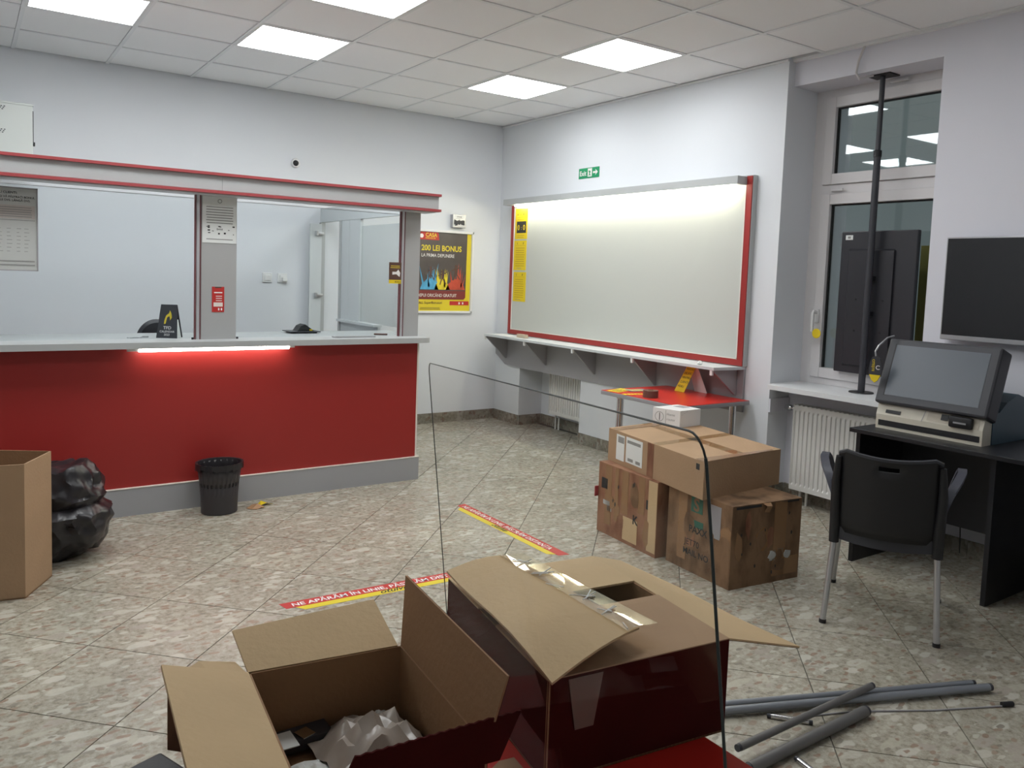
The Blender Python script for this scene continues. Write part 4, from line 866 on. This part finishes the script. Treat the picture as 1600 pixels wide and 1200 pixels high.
# ------------------------------------------------------------------ betting terminal
z = DZ
ya, yb = -4.386, -4.920
t = thing('touch_terminal', 'beige and grey touch-screen terminal standing on the black desk', 'terminal', (-.30, -4.65, z))
pr = [(-.525, z+.001), (-.525, z+.085), (-.50, z+.145), (-.20, z+.145), (-.10, z+.10), (-.085, z+.001)]
make('base_front', MB().prism([(-.527, ya, z+.001), (-.527, ya, z+.075), (-.502, ya, z+.15), (-.44, ya, z+.15), (-.44, ya, z+.001)], (0, yb-ya, 0)), M['beige'], t, label='beige front of the base')
hp = [(-.4395, z+.001), (-.4395, z+.15)] + [(-.40+.02-.0, z+.155), (-.31, z+.20), (-.20, z+.235), (-.13, z+.215), (-.095, z+.15), (-.085, z+.06), (-.085, z+.001)]
make('rear_housing', MB().prism([(a, ya+.004, b) for a, b in hp], (0, yb-ya-.008, 0)), M['teal'], t, label='dark teal rear housing')
xf0 = -.5272
make('black_strip', MB().box(xf0-.002, xf0+.002, ya-.015, yb+.012, z+.018, z+.047), M['blk'], t)
make('slot', MB().box(xf0-.003, xf0-.0015, -4.60, -4.75, z+.026, z+.034), M['rubber'], t)
def onb(y, k): return (-.5272+.025*k-.0015, y, z+.075+.075*k)
make('card_slot', MB().prism([onb(-4.435, .15), onb(-4.515, .15), onb(-4.515, .38), onb(-4.435, .38)], (-.001, 0, 0)), M['blk'], t)
make('panel_seam', MB().prism([onb(-4.625, -.05), onb(-4.628, -.05), onb(-4.643, .9), onb(-4.640, .9)], (-.0008, 0, 0)), M['greyd'], t)
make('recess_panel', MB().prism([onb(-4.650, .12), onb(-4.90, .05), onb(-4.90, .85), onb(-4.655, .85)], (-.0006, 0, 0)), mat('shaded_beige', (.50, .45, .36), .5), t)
make('button', MB().prism([onb(-4.72, .28), onb(-4.755, .28), onb(-4.755, .65), onb(-4.72, .65)], (-.004, 0, 0)), M['blk'], t)
rd = make('card_reader', MB().box(-.545, -.515, -4.765, -4.875, z+.073, z+.128, .008), M['blk'], t, smooth=True)
make('reader_light', MB().box(-.5462, -.545, -4.79, -4.85, z+.094, z+.102), M['silver'], rd)
# screen head (tilted)
o0 = Vector((-.545, 0, z+.140)); ux = Vector((.115, 0, .335)).normalized(); nx_ = Vector((ux.z, 0, -ux.x))   # nx_ points away from viewer
def hp3(y, u, n): p = o0+ux*u+nx_*n; return Vector((p.x, y, p.z))
def hbox(y0, y1, u0, u1, n0, n1, b=0):
    q = MB().box(y0, y1, u0, u1, n0, n1, b); q.v = [hp3(v.x, v.y, v.z) for v in q.v]; return q
HL = .352
make('screen_head', hbox(-4.378, -4.940, 0, HL, 0, .11, .012), M['blk2'], t, label='dark grey tilted screen housing')
make('touch_screen', hbox(-4.425, -4.893, .045, HL-.035, -.0015, .002), M['scr2'], t, label='grey touch screen')
make('screen_bevel', hbox(-4.418, -4.424, .040, HL-.03, -.0012, .003), M['blk'], t)
make('neck', MB().box(-.36, -.25, -4.5, -4.82, z+.15, z+.30, .01), M['blk'], t)
# tag hanging by cord at the left of the screen
t = thing('hanging_card', 'black and yellow drop-shaped card hanging at the left of the terminal', 'tag', (-.53, -4.35, z+.36))
ctr = Vector((-.565, -4.385, 0))
dl_ = [(0, .175), (-.020, .16), (-.030, .13), (-.034, .09), (-.03, .05), (-.016, .015), (0, .0), (.016, .015), (.03, .05), (.034, .09), (.03, .13), (.020, .16)]
dv = Vector((.12, -.99, 0)).normalized(); zz0 = .962
def cd(a, b, o=0): return ctr+dv*a*1.0+Vector((0, 0, zz0+b*.82))+Vector((-1, 0, 0))*o
make('card', MB().prism([cd(a, b) for a, b in dl_], (.003, 0, 0)), M['blk2'], t)
make('yellow_tip', MB().prism([cd(a, b, .0006) for a, b in [(-.03, .05), (-.016, .015), (0, .0), (.016, .015), (.03, .05)]], (-.0006, 0, 0)), M['yel'], t)
text('CITEȘTE', .017, M['yel'], t, cd(-.016, .15, .001), (0, 0, -1), dv, 'LEFT', .01); text('C', .032, M['wprint'], t, cd(.002, .085, .001), dv, (0, 0, 1), 'LEFT', .01)
make('cord', MB().tube([cd(0, .17), cd(-.005, .20), Vector((-.545, -4.385, zz0+.195)), Vector((-.48, -4.392, zz0+.235)), Vector((-.435, -4.40, zz0+.245))], .005, 8), M['silver'], t, smooth=True)

# ------------------------------------------------------------------ chairs
def chair(label, loc, rz):
    t = thing('plastic_chair', label, 'chair', loc, rz)
    # local frame: +x right, +y forward
    W = .205
    def bx_(s, z_):   # back panel point, s in -1..1
        k = (z_-.40)/.38; wd_ = W*(1-.04*k); return Vector((s*wd_, -.225-.055*k-.060*(1-s*s), z_))
    ss = [-1, -.85, -.6, -.35, -.2, -.1, 0, .1, .2, .35, .6, .85, 1]
    def top(s): return .778-.020*(1-s*s)+(-.02 if abs(s) == 1 else 0)
    zs = [0, .15, .3, .45, .6, .75, .845, .905, .96, 1]
    bm_ = MB(); rows = [[bx_(s, .405+(top(s)-.405)*q) for s in ss] for q in zs]; nS = len(ss)
    vs = [p for r_ in rows for p in r_]
    fs = [(i*nS+j, i*nS+j+1, (i+1)*nS+j+1, (i+1)*nS+j) for i in range(len(zs)-1) for j in range(nS-1) if not (i == 6 and 4 <= j <= 7)]
    bm_.add(vs, fs)
    make('backrest', bm_, M['blk'], t, smooth=True, local=True, solid=.008)
    rim = [[bx_(s, top(s))+Vector((0, -.006, 0)), bx_(s, top(s))+Vector((0, .012, .002))] for s in ss]
    make('backrest_rim', MB().slab(rim, (0, 0, -.010)), M['blk2'], t, local=True)
    # seat
    rows = [[Vector((s*(W+.012), y, .445-.015*(1-s*s)-(.025 if y > .2 else 0)+(.0 if y > -.2 else .0))) for s in ss] for y in (-.24, -.15, 0, .12, .21, .25)]
    make('seat', MB().slab(rows, (0, 0, -.022)), M['blk2'], t, smooth=True, local=True)
    make('seat_apron', MB().slab([[Vector((s*(W+.005), -.235-.035*(1-s*s), z_-.015*(1-s*s))) for s in ss] for z_ in (.375, .43)], (0, .012, 0)), M['blk2'], t, smooth=True, local=True)
    for s in (-1, 1):
        l = make('leg', MB().tube([(s*.218, -.275, .012), (s*.196, -.235, .40)], .0125, 14), M['steel'], t, smooth=True, local=True, label='aluminium tube leg')
        make('foot', MB().tube([(s*.2185, -.276, 0), (s*.218, -.275, .016)], .015, 12), M['blk'], l, local=True)
        make('leg_sleeve', MB().tube([(s*.198, -.240, .355), (s*.198, -.240, .45), (s*.203, -.268, .62), (s*.195, -.282, .74)], [.0205, .022, .018, .012], 12), M['blk'], t, smooth=True, local=True)
        l = make('leg', MB().tube([(s*.228, .262, .012), (s*.200, .205, .42)], .0125, 14), M['steel'], t, smooth=True, local=True, label='aluminium tube leg')
        make('foot', MB().tube([(s*.2285, .263, 0), (s*.228, .262, .016)], .015, 12), M['blk'], l, local=True)
        make('leg_sleeve', MB().tube([(s*.205, .212, .36), (s*.202, .20, .43)], .020, 12), M['blk'], t, smooth=True, local=True)
        # flat looped arm
        path = [(.205, -.255, .575), (.228, -.235, .635), (.255, -.18, .678), (.272, -.08, .695), (.276, .03, .690), (.272, .11, .660), (.258, .155, .60), (.240, .165, .53), (.222, .17, .46)]
        rws = []
        for k, (a, b, c) in enumerate(path):
            p = Vector((s*a, b, c)); w_ = .017 if 0 < k < 8 else .014
            rws.append([p+Vector((-w_*s, 0, 0)), p+Vector((w_*s, 0, 0))])
        make('armrest', MB().slab(rws, (0, 0, -.012) if 0 else (0, -.006, -.011)), M['armp'], t, local=True, smooth=True)
    return t
fw_ang = math.atan2(.24, .479)-math.pi/2
fwd = Vector((.4667, .2495)); fang = math.atan2(fwd.y, fwd.x)-math.pi/2
chair('black plastic armchair with aluminium legs in front of the black desk', (-1.097, -4.810, 0), fang)
t = thing('black_cabinet', 'black low cabinet at the bottom left edge, only a corner of its top in view', 'cabinet', (-4.30, -5.585, 0), R(201))
make('body', MB().box(0, .36, .006, .30, .02, .745), M['blk'], t, local=True)
make('top', MB().box(-.008, .37, -.008, .31, .745, .765, .004), M['blk'], t, local=True)
make('door', MB().box(.01, .35, .30, .314, .04, .725), M['blk'], t, local=True)
make('plinth', MB().box(.01, .35, .02, .28, 0, .02), M['blk'], t, local=True)

# ------------------------------------------------------------------ foreground table and boxes
ZT = .66
FX_0, FX_1, FY_0, FY_1 = -4.145, -3.447, -6.14, -5.45
red_table('red-topped table in the foreground carrying the two open boxes', FX_0, FX_1, FY_0, FY_1, ZT, [(FX_0+.07, FY_0+.07), (FX_1-.07, FY_0+.07), (FX_0+.07, FY_1-.07), (FX_1-.07, FY_1-.07)])
def flat(pts, th=.004, bend=None):
    pts = [Vector(p) for p in pts]; n_ = (pts[1]-pts[0]).cross(pts[2]-pts[0]).normalized(); return MB().prism(pts, n_*-th)
def wall4(t, P, z0, z1, mo, mi, names, th=.004):
    c = sum(P, Vector())/4
    for k in range(4):
        a, b = P[k], P[(k+1) % 4]; n_ = (b-a).cross(Vector((0, 0, 1))).normalized(); n_ = n_ if n_.dot(c-a) > 0 else -n_
        def q(z): return Vector((0, 0, z))
        make('side', MB().prism([a+q(z0), b+q(z0), b+q(z1), a+q(z1)], n_*.0008), mo, t, label=names)
        make('side_lining', MB().prism([a+q(z0)+n_*.0009, b+q(z0)+n_*.0009, b+q(z1)+n_*.0009, a+q(z1)+n_*.0009], n_*(th-.0009)), mi, t)
# open box 1 (left)
BL, BR, FR_, FL_ = Vector((-4.157, -5.521, 0)), Vector((-3.906, -5.555, 0)), Vector((-3.938, -5.876, 0)), Vector((-4.190, -5.842, 0))
T1 = .82
t = thing('open_box', 'open cardboard box with dark red outside and flaps up, nearest the camera', 'box', (-4.05, -5.70, ZT))
wall4(t, [BL, BR, FR_, FL_], ZT+.001, T1, M['maroon_shade'], M['cardin'], None)
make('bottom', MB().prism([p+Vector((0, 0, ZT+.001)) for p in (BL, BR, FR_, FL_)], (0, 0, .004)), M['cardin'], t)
Z = lambda p, z_: Vector((p.x, p.y, z_))
def flap2(nm, pts, inner, outer, label=None, flip=False):   # pts inner-facing order; two skins
    pts = [Vector(p) for p in pts]; n_ = (pts[1]-pts[0]).cross(pts[2]-pts[0]).normalized()
    if len(pts) == 4: pts[3] = pts[3]-n_*n_.dot(pts[3]-pts[0])
    if flip: n_ = -n_
    o = make(nm, MB().prism([p-n_*.0012 for p in pts], n_*.0032), inner, t, label=label)
    make('print_side', MB().prism([p-n_*.0013 for p in pts], -n_*.0008), outer, o)
    return o
flap2('flap', [Z(BL, T1), Z(BR, T1)+Vector((-.008, 0, 0)), (-3.905, -5.437, .856), (-4.156, -5.430, .865)], M['cardl'], M['maroon_shade'], 'back flap')
flap2('flap', [Z(BR, T1), Z(FR_, T1), (-3.925, -5.900, .925), (-3.886, -5.530, .930)], M['cardin'], M['maroon_shade'], 'right flap standing up')
flap2('flap', [Z(FL_, T1), Z(BL, T1), (-4.283, -5.512, .860), (-4.313, -5.85, .860)], M['cardl'], M['cardr'], 'left flap folded outwards')
fl = [Vector((-4.134, -5.874, .852)), Vector((-4.07, -5.866, .858)), Vector((-3.862, -5.886, .860))]
zig = []; nz = 34
for k in range(nz+1):
    p = Vector((-4.134, -5.862, .858)).lerp(Vector((-3.893, -5.885, .862)), k/nz); p.z += .0018*(k % 2)-(.012 if k == 0 else 0); zig.append(p)
front = [Vector((-4.150, -5.852, .80)), Vector((-3.925, -5.883, .80))]
make('flap', MB().prism([front[0], front[1]]+zig[::-1], (0, -.003, 0)), M['maroon_shade'], t, label='torn dark red front flap')
make('flap_fold', MB().prism([(-4.277, -5.53, 0.823), (-4.277, -5.53, 0.737), (-4.25, -5.53, 0.724), (-4.257, -5.53, 0.775)], (0, .003, 0)), M['cardr'], t, label='hanging brown fold of the left flap')
make('torn_tab', MB().slab([[(-4.245, -5.47, .822), (-4.215, -5.455, .826), (-4.165, -5.478, .822)], [(-4.25, -5.51, .824), (-4.21, -5.505, .826), (-4.16, -5.518, .822)]], (0, 0, -.003)), M['cardl'], t)
# contents
random.seed(11)
def crumple(cx, cy, wx, wy, z0, h, n=14, seed=0):
    rows = []
    for i in range(n+1):
        r_ = []
        for j in range(n+1):
            u, v = i/n*2-1, j/n*2-1; e = max(0, 1-(u*u+v*v)*.8)
            r_.append(Vector((cx+u*wx/2, cy+v*wy/2, z0+h*e*(.6+.7*abs(noise.noise(Vector((u*2.6+seed, v*2.6, seed)))))+.012*noise.noise(Vector((u*7, v*7, seed))))))
        rows.append(r_)
    return MB().slab(rows, (0, 0, -.001))
bz = ZT+.008
pl_ = thing('paper_bundle', 'flattened brown packing paper under the film in the open box', 'packing paper', (-4.05, -5.69, bz))
for q in range(3): make('paper_layer', crumple(-4.045, -5.70, .20, .27, bz+.010+q*.010, .006, n=6, seed=20+q), M['cardin'], pl_)
bz += .034
single('plastic_film', crumple(-4.005, -5.695, .155, .255, bz+.012, .078, n=13, seed=2), M['film'], 'crumpled grey plastic film in the open box', 'plastic film', (-4.0, -5.68, bz), smooth=True)
single('crumpled_paper', crumple(-4.11, -5.71, .085, .16, bz+.012, .030, seed=5), M['paper'], 'crumpled white printed paper at the left of the film in the open box', 'paper', (-4.1, -5.7, bz))
single('crumpled_paper', crumple(-3.965, -5.595, .075, .045, bz+.012, .03, seed=9), M['paper'], 'crumpled white paper in the far corner of the open box', 'paper', (-3.975, -5.6, bz))
single('leaflet', MB().box(-4.13, -4.04, -5.585, -5.545, bz+.004, bz+.022), M['blk2'], 'dark glossy booklet under the silver disc in the open box', 'booklet', (-4.08, -5.56, bz))
single('silver_disc', MB().box(-4.095, -4.072, -5.585, -5.56, bz+.024, bz+.0255).turn(.3, (-4.08, -5.57, 0)), M['dvd'], 'small reflective foil piece on the dark booklet', 'foil', (-4.083, -5.573, bz+.024))
single('paper_scrap', MB().box(-4.145, -4.10, -5.60, -5.555, bz+.023, bz+.0245), M['paper'], 'white scrap at the left back corner of the open box', 'paper', (-4.12, -5.575, bz+.023))
# box 2 (right)
T2 = .83
NL, NR, FRR, FLL = Vector((-3.774, -5.795, 0)), Vector((-3.408, -5.840, 0)), Vector((-3.351, -5.402, 0)), Vector((-3.700, -5.357, 0))
t = thing('open_box', 'dark red cardboard box with half-closed taped flaps, right of the nearest box', 'box', (-3.56, -5.60, ZT))
wall4(t, [NL, NR, FRR, FLL], ZT+.001, T2, M['maroon_shade'], M['cardin'], None)
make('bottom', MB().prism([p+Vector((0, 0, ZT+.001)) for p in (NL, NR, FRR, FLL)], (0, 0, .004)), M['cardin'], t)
def tp(p, q, f, z_=T2): v = p.lerp(q, f); return Vector((v.x, v.y, z_))
flap2('flap', [Z(NL, T2), Z(NR, T2), tp(NR, FRR, .46, T2+.002), tp(NL, FLL, .46, T2+.002)], M['card'], M['card'], 'near inner flap')
flap2('flap', [Z(FRR, T2), Z(FLL, T2), tp(FLL, NL, .36, T2+.001), tp(FRR, NR, .36, T2+.001)], M['cardl'], M['card'], 'far inner flap')
flap2('flap', [Z(NR, T2), Z(FRR, T2), (-3.245, -5.38, .794), (-3.232, -5.55, .788), (-3.235, -5.72, .782), (-3.235, -5.862, .783)], M['cardl'], M['maroon_shade'], 'right flap drooping outwards', True)
LFr = []
for i in range(7):
    v_ = i/6; row = []
    for j in range(7):
        u_ = j/6
        a = Vector((-3.800, -5.836, 0)).lerp(Vector((-3.715, -5.375, 0)), v_); b = Vector((-3.572, -5.782, 0)).lerp(Vector((-3.592, -5.405, 0)), v_)
        p = a.lerp(b, u_); p.z = .853+.016*math.sin(u_*2.2)+.010*v_+.008*math.sin(v_*5)*(1-u_); row.append(p)
    LFr.append(row)
lf = make('flap', MB().slab(LFr, (0, 0, -.004)), M['cardl'], t, smooth=False, label='big left flap lying over the box')
TPr = [[Vector((p.x, p.y, p.z+.0015+random.uniform(0, .002))) for p in (r_[6].lerp(r_[5], .9), r_[6], r_[6]+Vector((.045, 0, -.006)))] for r_ in LFr]
make('tape_strip', MB().slab(TPr, (0, 0, .0005)), M['ctape'], t, label='clear glossy tape on the flap edge')
for q in range(16):
    f = random.uniform(.1, 1); p = TPr[int(f*6)][1]; L_ = random.uniform(.01, .03)
    make('tape_wrinkle_glint', MB().tube([p+Vector((random.uniform(-.03, .03), 0, .0012)), p+Vector((random.uniform(-.03, .03), L_, .0018))], .0011, 5), M['white'], t)  # white threads painting the glints along the creased tape
make('hinge_tape', MB().prism([Z(NL, T2-.004)+Vector((.035, -.006, 0)), Z(NL, T2-.004)+Vector((.10, -.014, 0)), Z(NL, .74)+Vector((.085, -.012, 0)), Z(NL, .74)+Vector((.05, -.008, 0))], (0, -.0008, 0)), mat('translucent_tape', (.20, .15, .12), .3), t, label='strip of tape hanging on the dark red side')

t = thing('cardboard_scrap', 'small brown cardboard scrap on the red table between the two open boxes', 'cardboard', (-3.812, -5.755, ZT))
make('sheet', MB().slab([[(-3.842, -5.735, ZT+.010), (-3.812, -5.722, ZT+.013), (-3.784, -5.725, ZT+.012)], [(-3.838, -5.775, ZT+.010), (-3.812, -5.778, ZT+.011), (-3.788, -5.775, ZT+.010)]], (0, 0, -.003)), M['card'], t)
make('under_layer', MB().box(-3.842, -3.790, -5.79, -5.74, ZT+.0005, ZT+.0065), M['blk2'], t)
# acrylic sheet leaning between the boxes
SC = .85; C0 = m.translation
TLp, TRp = C0+(Vector((-3.62917, -5.1139, 1.24725))-C0)*SC, C0+(Vector((-4.03111, -6.30363, 1.33417))-C0)*SC; dd = Vector((.0631, -.0939, -.9936)).normalized()
e = (TRp-TLp); Wd = e.length; e.normalize(); dd = (dd-e*dd.dot(e)).normalized(); nrm = e.cross(dd)
Hh = (TLp.z-ZT-.004)/-dd.z
def pt2(a, b): return TLp+e*a+dd*b
r = .022; out = []
for (ca, cb, s0) in ((r, r, 180), (Wd-r, r, 270)):
    for k in range(0, 91, 15):
        th_ = R(s0+k); out.append((ca+r*math.cos(th_), cb+r*math.sin(th_)))
Hb = (TRp.z-ZT-.003)/-dd.z
out += [(Wd, Hb), (0, Hh)]
t = thing('acrylic_screen', 'large clear acrylic sheet with rounded corners standing between the two open boxes', 'acrylic sheet', tuple(pt2(Wd/2, Hh)))
make('sheet', MB().prism([pt2(a, b) for a, b in out], nrm*.004), M['acr'], t)
eg = MB(); E2 = out
for i in range(len(E2)-1 if 0 else len(E2)):
    a, b = E2[i], E2[(i+1) % len(E2)]
    if (Vector(a)-Vector(b)).length < 1e-5: continue
    pa, pb = pt2(*a), pt2(*b); rr = .0016
    if i == len(E2)-2: continue
    eg.tube([pa+nrm*.002, pb+nrm*.002], .0009 if not (abs(a[0]-Wd) < .001 and abs(b[0]-Wd) < .001) else .0012, 6)
make('cut_edge', eg, M['edge'], t, label='dark cut edge of the sheet')

# ------------------------------------------------------------------ metal tubes on the floor
def pipe(label, a, b, r_, material, name='metal_tube', cat='tube', end=None, n=16):
    a, b = Vector(a), Vector(b); t = thing(name, label, cat, tuple((a+b)/2-Vector((0, 0, r_))))
    make('tube', MB().tube([a, b], r_, n), material, t, smooth=True)
    d_ = (b-a).normalized()
    for p, s in ((a, -1), (b, 1)): make('end_cap', MB().tube([p+d_*s*.0, p+d_*s*.012], r_*.93, n), M['blk2'], t, smooth=True)
    return t
pipe('long grey metal tube on the floor, the rear one of the pair', (-2.56, -4.925, .016), (-1.455, -5.375, .016), .011, M['galv'])
pipe('long grey metal tube on the floor, the front one of the pair', (-2.585, -4.965, .018), (-1.437, -5.425, .018), .014, M['galv'])
pipe('short thick grey tube lying across the others, upper of the crossing two', (-2.58, -5.235, .050), (-1.865, -5.225, .045), .012, M['tubed'])
pipe('short thick grey tube at the bottom edge, lower of the crossing two', (-2.60, -5.290, .019), (-1.995, -5.285, .019), .018, M['tubed'])
pipe('thin chrome rod left of the crossing tubes', (-2.285, -5.125, .008), (-2.205, -5.215, .008), .008, M['chrome'], 'chrome_rod', 'rod')
pipe('thin chrome rod below the crossing tubes at the bottom edge', (-2.42, -5.33, .008), (-2.44, -5.45, .008), .008, M['chrome'], 'chrome_rod', 'rod')
t = thing('thin_cable', 'thin dark cable with black plug lying on the floor at the right', 'cable', (-1.75, -5.40, 0))
make('wire', MB().tube([(-2.22, -5.165, .003), (-2.0, -5.25, .003), (-1.75, -5.39, .003), (-1.50, -5.505, .003)], .003, 6), M['greyd'], t, smooth=True)
make('plug', MB().tube([(-1.505, -5.502, .009), (-1.465, -5.52, .009)], .009, 10), M['blk'], t, smooth=True)
